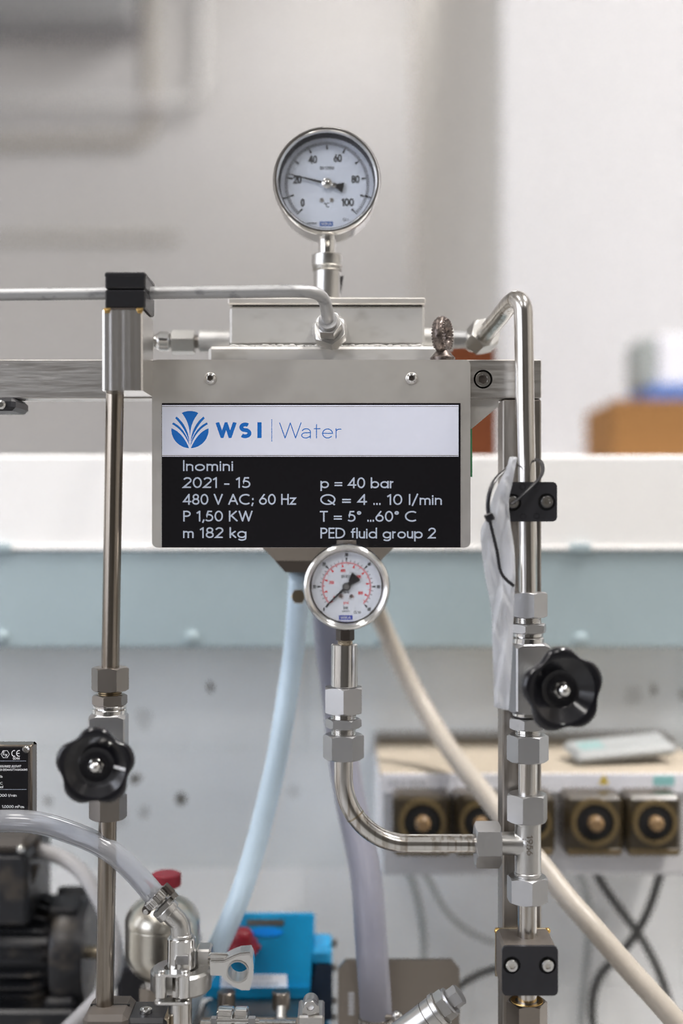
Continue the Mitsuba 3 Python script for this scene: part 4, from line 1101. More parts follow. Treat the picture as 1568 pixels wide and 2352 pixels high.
for i, a in enumerate(np.linspace(-50, 235, 26)):
    for s_ in (-1, 1):
        c = math.cos(math.radians(a)); s2 = math.sin(math.radians(a))
        base = q + Rm * np.array([c * math.cos(ang), c * math.sin(ang), s2 * 1.02])
        nrm = np.array([-math.sin(ang), math.cos(ang), 0]) * s_
        pimp.append(trimesh.creation.icosphere(1, .0011).apply_translation(base + nrm * S(11.8, 1.016) + .3 * S(12, 1.016) * np.array([c * math.cos(ang), c * math.sin(ang), s2])))
add('casting_ridge', cat(pimp), 'rusty_iron', k, True)

# ---- pipe clamps on the right post
def face_clamp(label, x0, x1, y0, y1, Yf, bolts, body_mat, marks):
    k = thing('pipe_clamp', label, 'pipe clamp')
    a, b = P(x0, y1, Yf), P(x1, y0, Yf)
    add('clamp_body', cbox(a[0] + .0006, b[0] - .0006, Yf + .003, BF - .0022, a[2] + .0006, b[2] - .0006, .002), body_mat, k)
    pl = man(plate(rrect(a[0], a[2], b[0], b[2], S(11, Yf)), Yf, Yf + .0034))
    wells = []
    for px, py in bolts:
        q = P(px, py, Yf)
        wells.append((q, man(cyl(S(20, Yf), .02, (q[0], Yf - .001, q[2]), (0, 1, 0), 0))))
    for q, w in wells:
        pl = pl - w
    add('face_plate', tri(pl), 'matte_black', k, 25)
    for q, w in wells:
        add('bolt_well', lathe([(S(20, Yf), 0), (S(20, Yf), .0002)], (q[0], Yf + .0029, q[2]), (0, -1, 0)), 'void_black', k)
        hd = man(lathe([(S(13.5, Yf), 0), (S(14, Yf), .0005), (S(14, Yf), .0045), (S(12, Yf), .0056)], (q[0], Yf + .0028, q[2]), (0, -1, 0))) - man(hexnut(S(7.5, Yf), .004, 12, (q[0], Yf - .0055, q[2]), (0, 1, 0)))
        bk = add('bolt', tri(hd), 'polished_steel', k, 30)
        add('socket', hexnut(S(7.3, Yf), .0003, 12, (q[0], Yf - .0015, q[2]), (0, 1, 0)), 'bronze_steel', bk)
    for px, py in marks:
        q = P(px, py, Yf)
        add('mould_mark', place(trimesh.creation.annulus(S(5, Yf), S(7, Yf), .0004), (q[0], Yf - .0001, q[2]), (0, -1, 0)), 'satin_black', k)
    return k


k = face_clamp('black two-bolt pipe clamp on the right post partly behind the plastic bag', 1156, 1279, 1107, 1198, .958, [(1177, 1154), (1255, 1153)], 'matte_black', [(1201, 1186), (1232, 1185), (1200, 1118), (1228, 1114)])
q0, q1 = P(1146, 1195, BF), P(1266, 1110, BF)
add('weld_plate', cbox(P(1150, 0, BF)[0], P(1262, 0, BF)[0], BF - .0022, BF - .0002, q0[2], q1[2], .0005), 'bronze_steel', k)
k = face_clamp('black two-bolt pipe clamp on the right post below the tee, dusty on top', 1153, 1281, 2174, 2287, .954, [(1175, 2217), (1257, 2217)], 'dusty_black', [])
q0, q1 = P(1136, 2232, BF), P(1261, 2130, BF)
add('weld_plate', cbox(q0[0], q1[0], BF - .0022, BF - .0002, q0[2] - .003, q1[2], .0005), 'bronze_steel', k, label='bronze tinted weld plate')
for px in (1141, 1256):
    q = P(px, 2136, BF)
    add('weld', trimesh.creation.icosphere(2, .0024).apply_translation((q[0], BF - .002, q[2])), 'heat_gold', k, True, label='golden weld spot')
for px, py, s_ in ((1217, 2250, 'GP'), (1217, 2265, 'PP')):
    pass
nt = thing('union_nut', 'gold rimmed dark hexagon nut at the foot of the right column', 'nut')
stack(nt, rx - 2, AY, [('hex_body', 'hex', 47, 2298, 2400, 0, 'smoke_steel')])
q = P(rx - 2, 2299, AY)
add('heat_rim', ringlathe([(S(24, AY), -.001), (S(38, AY), -.0008), (S(37, AY), .0008), (S(24, AY), .0002)], q, (0, 0, 1)), 'heat_gold', nt, label='gold tinted rim')
solo('lower_pipe', tube([P(rx - 2, 2395, AY), (P(rx - 2, 2395, AY)[0], AY, DECK + .001)], S(22, AY), 28), 'tube_steel', 'steel pipe below the gold rimmed nut of the right column', 'pipe')

# ---- plastic bag and cable tie
def bag():
    pts = [(370, 100), (400, 96), (430, 100), (421, 150), (410, 200), (398, 265), (386, 330), (372, 380), (364, 430), (364, 500), (380, 640), (394, 720), (405, 800), (411, 900), (415, 1000), (411, 1100), (405, 1200), (400, 1350), (395, 1500), (390, 1600),
           (385, 1700), (379, 1800), (373, 1900), (366, 2000), (360, 2056), (310, 2046), (250, 2030), (247, 1940), (244, 1850), (240, 1700), (235, 1500), (230, 1300), (212, 1180), (190, 1080), (172, 970), (158, 870), (150, 780), (144, 690), (152, 640), (178, 595), (202, 555), (214, 500), (226, 450),
           (248, 388), (272, 330), (306, 264), (340, 200), (356, 150)]
    px = np.array([(1060 + x / 3.361, 1020 + y / 3.361) for x, y in pts])
    poly = Polygon(px)
    xs = []
    x0, y0, x1, y1 = poly.bounds
    inner = poly.buffer(-2.5)
    gx, gy = np.meshgrid(np.arange(x0, x1, 4.2), np.arange(y0, y1, 6.0))
    g = np.stack([gx.ravel(), gy.ravel()], 1) + rng.uniform(-.8, .8, (gx.size, 2))
    g = g[shapely.contains_xy(inner, g[:, 0], g[:, 1])]
    bl = np.array([poly.exterior.interpolate(t).coords[0] for t in np.arange(0, poly.length, 5.0)])
    allp = np.vstack([bl, g])
    from scipy.spatial import Delaunay
    tr = Delaunay(allp).simplices
    cen = allp[tr].mean(1)
    tr = tr[shapely.contains_xy(poly, cen[:, 0], cen[:, 1])]
    d = np.array([poly.exterior.distance(Point(p)) for p in allp])
    puff = np.sqrt(np.clip(d / 22.0, 0, 1))
    nn = mikit.meshkit.noise
    fold = (nn(np.stack([(allp[:, 0] + .18 * allp[:, 1]) / 11, allp[:, 1] / 130, allp[:, 0] * 0], 1)) - .5) * .013 + (nn(np.stack([(allp[:, 0] - .3 * allp[:, 1]) / 7, allp[:, 1] / 60, allp[:, 0] * 0 + 5], 1)) - .5) * .007
    V = []
    for side in (-1, 1):
        Y = .9465 + fold * (.3 + .7 * puff) * (1 if side < 0 else .5) + side * .0022 * puff
        V.append(np.stack([(allp[:, 0] - CX) / F * Y, Y, ZC - (allp[:, 1] - CY) / F * Y], 1))
    n = len(allp)
    m1 = trimesh.Trimesh(V[0], tr, process=False)
    if m1.face_normals[:, 1].mean() > 0:
        tr = tr[:, ::-1]
    nb = len(bl)
    return trimesh.Trimesh(np.vstack(V), np.vstack([tr, tr[:, ::-1] + n]), process=False)


solo('plastic_bag', bag(), 'bag_film', 'empty translucent plastic bag tied to the right pipe', 'bag', smooth=True)
k = thing('cable_tie', 'black cable tie looped round the right pipe holding the bag', 'cable tie')
Yt = .940
loop = [P(1123, 1187, Yt), P(1120, 1165, Yt), P(1122, 1140, Yt), P(1131, 1112, Yt + .003), P(1145, 1093, Yt + .010), P(1162, 1078, Yt + .018), P(1185, 1063, AY + .010), P(1212, 1055, AY + .012), P(1232, 1056, AY - .002), P(1243, 1064, .966), P(1246, 1080, .960), P(1240, 1096, .955), P(1226, 1112, .952), P(1205, 1132, .950), P(1188, 1148, .9495), P(1174, 1158, .9495)]
add('strap', tube(spline(loop, 90), .001, 12, flat=(.0008, .0016)), 'satin_black', k)
m = cbox(-.0032, .0032, -.003, .003, -.003, .003, .0008)
m.apply_transform(trimesh.transformations.rotation_matrix(math.radians(-25), (0, 1, 0))); m.apply_translation(P(1123.5, 1188, Yt))
add('head', m, 'satin_black', k)
add('tail', tube(spline([P(1124, 1190, Yt), P(1132, 1228, Yt), P(1143, 1278, Yt), P(1152, 1318, Yt + .0005), P(1164, 1333, Yt + .002), P(1180, 1346, Yt + .003)], 40), .001, 12, flat=(.0012, .0007)), 'satin_black', k)
solo('earth_cable', tube([P(1080, 985, 1.004), P(1080.5, 1095, 1.004)], .0013, 12), 'cable_green', 'sliver of green cable beside the right edge of the nameplate', 'cable')

# ================================================================== lower machine
# ---- flow transmitter at left edge
k = thing('flow_transmitter', 'black instrument with framed rating plate at the left edge', 'instrument')
IY = .985
q = P(73.5, 1711.5, IY)
x0 = -.30
z0 = P(0, 1886, IY)[2]
add('housing', cbox(x0, q[0], IY, IY + .017, z0, q[2], .0016), 'frame_dark', k, 40)
add('rear_housing', cbox(x0 + .01, q[0] - .03, IY + .0172, IY + .06, z0 + .004, q[2] - .012, .004), 'matte_black', k, 40)
add('bevel', plate(rrect(x0 + .003, z0 + .003, P(69, 0, IY)[0], P(0, 1714, IY)[2], .001), IY - .001, IY + .001), 'dark_steel', k, 25)
LYi = IY - .0014
lbp = add('rating_plate', plate(sbox(x0 + .004, z0 + .004, P(64, 0, LYi)[0], P(0, 1717, LYi)[2]), LYi, IY - .0008), 'panel_black', k, False, label='black rating plate')
q = P(60, 1721, IY - .001)
s_ = add('cross_screw', tri(man(lathe([(S(8.5, IY), 0), (S(8.5, IY), .0008), (S(5, IY), .0022)], (q[0], LYi + .0002, q[2]), (0, -1, 0), 32))
                          - man(cbox(q[0] - .0016, q[0] + .0016, LYi - .004, LYi - .0008, q[2] - .0004, q[2] + .0004, 1e-5)) - man(cbox(q[0] - .0004, q[0] + .0004, LYi - .004, LYi - .0008, q[2] - .0016, q[2] + .0016, 1e-5))), 'polished_steel', k, 30)
LT = LYi - .0002
tx = []
hx = np.array([(11.9 + 9.6 * math.cos(math.radians(60 * i)), 1732.3 + 9.2 * math.sin(math.radians(60 * i))) for i in range(6)])
hp = pxpoly(hx, LT)
tx.append(hp.buffer(S(.55, LT), join_style=2).difference(hp.buffer(-S(.55, LT), join_style=2)))
tx.append(put(ink('ε', S(9.5, LT), S(5.2, LT), .13), 6.3, 1734.5, LT)); tx.append(put(ink('x', S(9, LT), S(5.0, LT), .14), 11.8, 1738, LT))
tx.append(put(ink('(', S(15, LT), S(9.5, LT), .13), 26, 1738, LT)); tx.append(put(ink('€', S(15, LT), S(9.5, LT), .13), 37, 1738, LT))
tx.append(put(ink('0044', S(6.4, LT), S(16, LT), .14), 29.5, 1745, LT))
for s2, xr, yb, cap, w in (('655/X002 /037497', 49, 1763, 5.4, 50.5), ('02-25DAASTTA0A0A1M1', 62.5, 1770.4, 4.9, 65), ('Gb', 6, 1786.3, 5.4, 9), ('°C', 6, 1802, 5.6, 9), ('ual', 7, 1810, 5.6, 9), ('000 l/min', 38, 1830, 6.2, 39.5), ('1.0000 mPas', 55.5, 1856, 6.4, 51)):
    tx.append(put(ink(s2, S(cap, LT), S(w, LT), .14, slant=.18 if '/X' in s2 else 0), xr, yb, LT, 'r'))
add('lettering', plate(unary_union([g for g in tx]), LT, LYi), 'print_white', lbp, False, label='small white printing')
add('rule_lines', cat(plate(pxrect(-140, 1747.6, 60, 1748.3, LT), LT, LYi), plate(pxrect(-140, 1813, 60.5, 1813.7, LT), LT, LYi)), 'print_grey', lbp, False)
add('support_stem', cyl(.012, z0 - DECK + .001, (P(-80, 0, 1.0)[0], 1.006, DECK)), 'smoke_steel', k)

# ---- clear hose with clip and elbow
HY = .975
hose_pts = [P(-200, 1915, HY - .02), P(-100, 1893, HY - .01), P(0, 1886, HY), P(80, 1889, HY), P(160, 1911, HY), P(232, 1942, HY), P(280, 1976, HY), P(322, 2018, HY), P(348, 2048, HY), P(362, 2065, HY)]
k = thing('clear_hose', 'clear plastic hose arching from the left edge to the steel elbow', 'hose')
pth = spline(hose_pts, 110)
add('hose_wall', tube(pth, S(25.5, HY), 32, hollow=S(18, HY)), 'hose_clear', k, True)
ax = P(430, 2148 - 12, HY) - P(340, 2038, HY)
ax = P(390, 2093, HY) - P(352, 2054, HY); ax /= np.linalg.norm(ax)
ob = P(344, 2046, HY)
elb = thing('hose_elbow', 'cast steel elbow with hose tail, between clear hose and clamp', 'fitting')
add('hose_tail', cyl(S(17.5, HY), S(40, HY), ob, ax), 'cast_steel', elb)
bn = P(359.5, 2063, HY)
cl = thing('hose_clip', 'worm drive hose clip tightened on the clear hose', 'hose clip')
prof = ringlathe([(S(26, HY), 0), (S(28.5, HY), .0003), (S(28.5, HY), .0075), (S(26, HY), .0078)], bn - ax * .0038, ax, 64)
add('band', prof, 'polished_steel', cl, 30)
sl = []
side = np.cross(ax, (0, 1, 0)); side /= np.linalg.norm(side)
for i in range(13):
    t = math.radians(-78 + i * 13)
    dirv = math.cos(t) * np.array([0, -1.0, 0]) + math.sin(t) * side
    m = cbox(-.0007, .0007, -.0006, .0006, -.0026, .0026, .0002)
    R = np.eye(4); tng = np.cross(ax, dirv)
    R[:3, :3] = np.stack([tng, dirv, ax], 1); R[:3, 3] = bn + dirv * S(28.6, HY)
    m.apply_transform(R); sl.append(m)
for m in sl:
    add('band_rib', m, 'cast_steel', cl, False)
sgn = 1 if side[2] > 0 else -1
up_ = side * sgn
oo = bn + up_ * S(35, HY)
add('worm_housing', cyl(S(8.5, HY), S(26, HY), oo - np.array([0, 1, 0]) * .001 - ax * S(9, HY), ax, n=20), 'dark_steel', cl)
add('worm_head', hexnut(S(8.5, HY), S(14, HY), 0, oo + ax * S(16, HY), ax), 'polished_steel', cl)
od = bn - up_ * S(36, HY) + ax * S(4, HY)
add('end_loop', place(trimesh.creation.annulus(S(6.5, HY), S(10.5, HY), .008), od + np.array([0, .004, 0]), (0, -1, 0)), 'dark_steel', cl)
add('end_pin', cyl(S(5.8, HY), .009, od + np.array([0, .004, 0]), (0, -1, 0)), 'polished_steel', cl)
add('hex_collar', hexnut(S(30, HY), S(13, HY), 20, P(371, 2078, HY), ax), 'cast_steel', elb)
p2 = P(380, 2088, HY)
corner = P(417, 2125, HY)
axe = corner - p2; axe /= np.linalg.norm(axe)
e0 = p2
body = tube(fillet([e0, P(413, 2119, HY), P(417, 2156, HY)], S(26, HY), 14), S(23, HY), 36)
add('elbow_body', body, 'cast_steel', elb, 35)
add('rim', cyl(S(29, HY), S(16, HY), e0 - axe * S(2, HY), axe, c=.0006), 'cast_steel', elb)
for i in range(5):
    qn = P(391 + i * 3.2, 2105 + i * 4.6, HY) - np.array([0, S(23, HY), 0])
    add('cast_mark', cbox(-.0009, .0009, -.0003, .0006, -.0004, .0004, .0001).apply_translation(qn), 'polished_steel', elb, False)
# ferrule and pipe
fx = 417
sp = thing('ferrule_pipe', 'polished vertical ferrule pipe passing through the clamp, under the elbow', 'pipe')
stack(sp, fx, HY, [('ferrule', 'cyl', 32.5, 2152, 2232, 0, 'polished_steel'), ('weld_ring', 'cyl', 25, 2144, 2153, 0, 'cast_steel')])
o = P(413.5, 2440, HY)
add('lower_tube', cyl(S(27, HY), S(2440 - 2225, HY), o, c=.0003), 'tube_steel', sp)
m = cbox(P(409, 0, HY)[0], P(437, 0, HY)[0], HY - S(32.8, HY), HY - S(26, HY), P(0, 2205, HY)[2], P(0, 2183, HY)[2], .0004)
add('wrench_flat', m, 'nut_steel', sp)
# tri clamp
tc = thing('pipe_union_clamp', 'hinged steel ring clamp with wing nut round the ferrule pipe', 'pipe clamp')
oc = P(416, 2222, HY)
rc = S(70, HY)
h1 = S(50, HY)
ring_o = man(cyl(rc, h1, (oc[0], HY, oc[2] - h1), c=.002, n=72)) - man(cyl(S(39, HY), h1 * 2, (oc[0], HY, oc[2] - h1 * 1.5), c=0, n=64))
ring_o = ring_o - man(cbox(P(386, 0, HY)[0], P(412, 0, HY)[0], HY - .06, HY - .012, oc[2] - h1 - .01, oc[2] + .01, .0002))
add('ring', tri(ring_o), 'cast_steel', tc, 30)
for px in (369, 422):
    q = P(px, 2293, HY - .024)
    add('hinge_roll', cyl(S(13.5, HY), S(58, HY), q, c=.0015), 'polished_steel', tc)
for yy, hh in ((2233, 7), (2297, 7)):
    a, b = P(354, yy + hh, HY - .024), P(438, yy, HY - .024)
    add('hinge_link', cat(plate(Polygon(), 0, 1) if False else tri(m3.Manifold.hull(man(cyl(S(16, HY), S(hh, HY), (P(370, 0, HY - .024)[0], HY - .024, a[2]), c=.0006)) + man(cyl(S(16, HY), S(hh, HY), (P(422, 0, HY - .024)[0], HY - .024, a[2]), c=.0006))))), 'polished_steel', tc)
for px in (371, 424):
    q = P(px, 2226, HY - .024)
    add('pin_head', cyl(S(9, HY), S(6, HY), (q[0], HY - .024, P(0, 2233, HY - .024)[2] - .0001), c=.0006), 'cast_steel', tc)
q = P(467, 2188, HY + .012)
add('swing_lug', tri(m3.Manifold.hull(man(cbox(P(449, 0, HY)[0], P(483, 0, HY)[0], HY + .002, HY + .02, P(0, 2230, HY)[2], P(0, 2184, HY)[2], .0015)))), 'cast_steel', tc)
add('swing_bolt', cyl(S(5.5, HY), P(522, 0, HY)[0] - P(470, 0, HY)[0], P(470, 2226, HY + .002), (1, 0, 0)), 'polished_steel', tc)
# wing nut: barrel, waist and eye
wx = lambda a, b: P(a, b, HY - .002)
outline = [(484, 2197), (516, 2196), (536, 2186), (552, 2180), (576, 2178), (582, 2192), (584, 2212), (582, 2238), (575, 2266), (556, 2266), (538, 2258), (520, 2244), (510, 2233), (485, 2232)]
poly = Polygon([(wx(*p)[0], wx(*p)[2]) for p in outline]).buffer(S(2, HY)).buffer(-S(4, HY)).buffer(S(2, HY))
qh = wx(548, 2221)
poly = poly.difference(Point(qh[0], qh[2]).buffer(S(22, HY), 24))
wn = cat(plate(poly, HY - .0095, HY + .0055), plate(poly.buffer(-.0007), HY - .0108, HY + .0068), plate(poly.buffer(-.0015), HY - .0114, HY + .0074))
add('wing_nut', wn, 'polished_steel', tc, 40, label='wing nut with a round eye')
add('eye_rim', place(trimesh.creation.annulus(S(22, HY), S(25, HY), .0205), (qh[0], HY - .002, qh[2]), (0, -1, 0)), 'cast_steel', tc)
add('wing_nut_barrel', lathe([(S(11, HY), 0), (S(16, HY), .002), (S(15, HY), .014), (S(11, HY), .018)], wx(478, 2204), (1, 0, 0)), 'polished_steel', tc)

# ---- small clamp base at lower left
k = thing('foot_clamp', 'dusty dark clamp gripping the left pipe at the bottom edge', 'pipe clamp')
q0, q1 = P(188, 2470, .955), P(292, 2335, .955)
add('clamp_body', cbox(q0[0], q1[0], .955, 1.0, q0[2], q1[2], .004), 'dusty_black', k)
add('slit', cbox(q0[0] + .002, q1[0] - .002, .9775, .9795, q1[2] - .001, q1[2] + .0002, .0001), 'void_black', k)
q0, q1 = P(288, 2470, .965), P(384, 2338, .965)
add('side_block', cbox(q0[0], q1[0], .962, 1.0, q0[2], q1[2], .003), 'matte_black', k)
qs = P(335, 2344, .975)
add('socket_screw', tri(man(cyl(S(14, .975), .003, (qs[0], .975, q1[2] + .0001))) - man(hexnut(S(8, .975), .004, 0, (qs[0], .975, q1[2] + .0018)))), 'polished_steel', k, 30, label='bright socket screw')
add('weld_edge', cbox(q1[0] - .003, q1[0] + .0012, .965, .998, P(0, 2440, .965)[2], q1[2] - .0006, .0006), 'bronze_steel', k)
add('foot', cbox(q0[0] - .02, q1[0] - .004, .964, .996, DECK, P(0, 2465, .965)[2], .001), 'matte_black', k)

# ---- pressure accumulator with red cap
AYc = 1.105
k = thing('pressure_vessel', 'round steel pressure vessel with red screw cap behind the clear hose', 'vessel')
ac = 373
R_ = S(85, AYc)
zt2, zb2 = P(0, 2052, AYc)[2], P(0, 2252, AYc)[2]
prof = [(S(18, AYc), zb2 - .001)]
H = S(95, AYc)
for t in np.linspace(-1.25, 0, 12):
    prof.append((R_ * math.cos(t), P(0, 2180, AYc)[2] + S(76, AYc) * math.sin(t)))
prof.append((R_, P(0, 2123, AYc)[2])); prof.append((R_ * .992, P(0, 2121.5, AYc)[2])); prof.append((R_, P(0, 2120, AYc)[2]))
for t in np.linspace(0, 1.18, 12):
    prof.append((R_ * math.cos(t), P(0, 2116, AYc)[2] + S(62, AYc) * math.sin(t)))
prof += [(S(27, AYc), P(0, 2055, AYc)[2]), (S(26, AYc), P(0, 2030, AYc)[2])]
pc = P(ac, 0, AYc)
add('shell', lathe(prof, (pc[0], AYc, 0), n=72), 'vessel_steel', k, 40)
cp = P(384, 2036, AYc)
add('red_cap', cat(cyl(S(32, AYc), S(31, AYc), (pc[0] + S(9, AYc), AYc, cp[2]), c=.0012), [cbox(-.0006, .0006, -.0006, .0006, 0, S(26, AYc), .0002).apply_translation((pc[0] + S(9, AYc) + S(32, AYc) * math.cos(t), AYc + S(32, AYc) * math.sin(t), cp[2] + .001)) for t in np.linspace(0, 2 * math.pi, 37)[:-1]]), 'cap_red', k, 30, label='red ribbed cap')
stack(k, 352, AYc, [('neck', 'cyl', 20, 2248, 2268, 0, 'cast_steel'), ('hex_base', 'hex', 30, 2264, 2306, 20, 'smoke_steel'), ('thread', 'thread', 18, 2305, 2335, 0, 'bronze_steel')])
add('base_block', cbox(P(315, 0, AYc)[0], P(400, 0, AYc)[0], AYc - .02, AYc + .02, DECK + .0005, P(0, 2334, AYc)[2], .002), 'matte_black', k)

# ---- electric motor
MY, MR = 1.235, S(122, 1.235)
mz = P(0, 2180, MY)[2]
k = thing('electric_motor', 'black finned electric motor with terminal box at the lower left', 'motor')
xf0, xf1 = P(-330, 0, MY)[0], P(108, 0, MY - .04)[0]
add('stator', cyl(MR * .80, xf1 - xf0, (xf0, MY, mz), (1, 0, 0), c=.001), 'motor_black', k)
for i in range(24):
    t = 2 * math.pi * (i + .5) / 24
    rr2 = MR * 1.02
    m = hull([(x, y, z) for x in (xf0 + .004, xf1 - .012) for y in (-.0016, .0016) for z in (MR * .72, rr2)] + [(xf1 - .002, y, MR * .78) for y in (-.0016, .0016)] + [(xf1 - .003, y, rr2 * .93) for y in (-.0016, .0016)])
    m.apply_transform(trimesh.transformations.rotation_matrix(t, (1, 0, 0))); m.apply_translation((0, MY, mz))
    add('cooling_fin', m, 'motor_black', k, 25)
xs0, xs1 = P(112, 0, MY - .05)[0], P(196, 0, MY - .05)[0]
add('end_shield', lathe([(MR * .80, 0), (MR * .98, .004), (MR * 1.02, .012), (MR * 1.0, xs1 - xs0 - .012), (MR * .99, xs1 - xs0 - .010), (MR * .97, xs1 - xs0 - .002), (MR * .95, xs1 - xs0)], (xs0 - .004, MY, mz), (1, 0, 0), 72), 'motor_black', k, 35)
add('shaft', cyl(S(14, MY), P(268, 0, 1.2)[0] - xs1 + .005, (xs1 - .006, MY - .02, mz + .004), (1, 0, 0)), 'bronze_steel', k, label='brass coloured shaft')
for a in (68, 112, -50, -130):
    t = math.radians(a)
    m = cbox(xs0 - .006, xs1 - .012, -.012, .012, MR * .92, MR * 1.13, .003)
    m.apply_transform(trimesh.transformations.rotation_matrix(t - math.pi / 2 + math.pi, (1, 0, 0)) if False else trimesh.transformations.rotation_matrix(math.radians(90 - a), (1, 0, 0))); m.apply_translation((0, MY, mz))
    add('bolt_lug', m, 'motor_black', k, 25)
qa, qb2 = P(-200, 2060, 1.18), P(64, 1928, 1.18)
tb_ = add('terminal_box', cbox(qa[0], qb2[0], 1.18, 1.275, mz + MR * .75, P(0, 1962, 1.18)[2], .004), 'motor_black', k, 25, label='terminal box')
add('lid', cbox(qa[0] - .001, qb2[0] + .001, 1.178, 1.277, P(0, 1962, 1.178)[2], qb2[2], .006), 'dusty_black', tb_)
add('lid_screw', lathe([(.004, 0), (.004, .001), (.002, .003)], P(48, 1952, 1.178) + np.array([0, .0006, 0]), (0, -1, 0), 20), 'polished_steel', tb_)
qg = P(58, 1952, 1.225)
add('cable_gland', cat(hexnut(S(27, 1.225), S(26, 1.225), 0, qg + np.array([.003, 0, 0]), (1, 0, -.12)), hull([P(62, 2040, 1.2), P(75, 2040, 1.2), P(62, 1985, 1.2), P(92, 1985, 1.2), P(62, 2040, 1.24), P(75, 2040, 1.24), P(62, 1985, 1.24), P(92, 1985, 1.24)])), 'dusty_black', tb_)
add('foot', cbox(xf0 + .01, xs1 - .01, MY - .05, MY + .05, DECK + .0005, mz - MR * .78, .003), 'motor_black', k)
solo('cable_conduit', tube(spline([P(84, 1952, 1.225), P(105, 1957, 1.222), P(150, 1974, 1.21), P(190, 2006, 1.20), P(222, 2055, 1.19), P(250, 2115, 1.18), P(265, 2180, 1.17), P(262, 2235, 1.16), P(240, 2275, 1.15), P(210, 2310, 1.145), P(172, 2348, 1.14), P(120, 2400, 1.14), P(60, 2470, 1.14)], 420), S(17.5, 1.18), 20, ripple=(.0021, .00035)), 'conduit_grey', 'pale grey ribbed conduit curving from the motor terminal box', 'conduit', smooth=True)
solo('coupling_guard', cbox(P(270, 0, 1.2)[0], P(436, 0, 1.2)[0], 1.19, 1.30, DECK + .0005, P(0, 2225, 1.19)[2], .004), 'matte_black', 'black box shaped coupling guard behind the pressure vessel', 'guard')

# ---- blue pump
k = thing('blue_pump', 'blue plunger pump with red oil knob and white label', 'pump')
BY = 1.185
hp_ = lambda lst: hull([P(*p) for p in lst])
add('crankcase', cat(hp_([(546, 2100, BY + .012), (550, 2096, BY + .016), (716, 2096, BY + .016), (722, 2102, BY + .012), (546, 2100, BY + .11), (722, 2102, BY + .11), (486, 2200, BY), (716, 2200, BY), (470, 2268, BY - .006), (712, 2268, BY - .006), (470, 2268, BY + .11), (724, 2268, BY + .11)]),
                     hp_([(452, 2268, BY - .012), (712, 2268, BY - .012), (452, 2292, BY - .012), (712, 2292, BY - .012), (452, 2268, BY + .1), (712, 2268, BY + .1), (452, 2292, BY + .1), (712, 2292, BY + .1)])), 'pump_blue', k, 25)
add('side_cover', cat(pxbox(714, 2183, 762, 2218, BY - .002, BY + .047, .003), pxbox(712, 2192, 762, 2340, BY + .010, BY + .047, .003)), 'pump_blue', k, 25)
zdk = P(0, 2292, BY)[2]
add('base', cbox(P(480, 0, BY)[0], P(755, 0, BY)[0], BY + .02, BY + .10, DECK + .0005, zdk + .001, .002), 'pump_blue', k, 25)
add('shade_panel', hp_([(708, 2290, BY - .004), (728, 2214, BY - .004), (763, 2214, BY - .004), (763, 2344, BY - .004), (708, 2344, BY - .004), (708, 2290, BY + .008), (728, 2214, BY + .008), (763, 2214, BY + .008), (763, 2344, BY + .008), (708, 2344, BY + .008)]), 'pump_shade_navy', k, 25, label='dark navy panel standing in for a shadow')  # added dark panel: paints the shadow on the pump's lower right
for yy in (2165, 2222, 2296, 2334):
    add('cover_bolt', hexnut(S(10, BY), S(13, BY), 10, P(761, yy, BY + .015), (1, 0, 0)), 'polished_steel', k)
q = P(558, 2186, BY - .006)
kn = lathe([(S(34, BY), 0), (S(35, BY), .002), (S(33, BY), .006), (S(27, BY), .009), (S(25.5, BY), .013), (S(23, BY), .018), (S(17, BY), .0215), (S(8, BY), .0232)], (q[0], BY - .004, q[2]), (0, -.25, 1), 48)
ka = add('oil_knob', kn, 'red_plastic', k, 40, label='red oil filler knob')
lug = []
for i in range(8):
    t = i * math.pi / 4
    lug.append(trimesh.creation.icosphere(2, S(8, BY)).apply_translation((S(33, BY) * math.cos(t), S(33, BY) * math.sin(t), .004)))
add('grip', place(cat(lug), (q[0], BY - .004, q[2]), (0, -.25, 1)), 'red_plastic', ka, True)
Yl = BY - .0085
LBL = [P(508, 2238, BY - .004), P(657, 2238, BY - .004), P(660, 2269, BY - .0075), P(506, 2269, BY - .0075)]
def quad(px4, lift, t=.0006):
    return hull([P(x, y, Y - lift) for x, y, Y in px4] + [P(x, y, Y - lift + t) for x, y, Y in px4])
face = lambda x, y: (x, y, BY - .0065 * min(1, max(0, (y - 2200) / 68)) + .012 * min(1, max(0, (2200 - y) / 100)))
lk = add('label', quad([face(508, 2238), face(658, 2238), face(660, 2268), face(506, 2268)], .0009), 'label_white', k, False, label='white paper label')
for x0_, x1_, yy in ((580, 632, 2243), (520, 646, 2256)):
    for i in range(int((x1_ - x0_) / 8)):
        add('print', quad([face(x0_ + i * 8, yy), face(x0_ + i * 8 + 5.5, yy), face(x0_ + i * 8 + 5.5, yy + 6), face(x0_ + i * 8, yy + 6)], .0013, .0004), 'label_grey', lk, False)
add('name_strip', quad([face(567, 2112), face(652, 2112), face(652, 2125), face(567, 2125)], .0012), 'smoke_steel', k, False, label='embossed name strip')
ov = [(612 + 38 * math.cos(t), 2141 + 10 * math.sin(t)) for t in np.linspace(0, 2 * math.pi, 24)[:-1]]
add('oval_badge', quad([face(*p) for p in ov], .0012), 'logo_blue', k, False, label='bright blue oval badge')
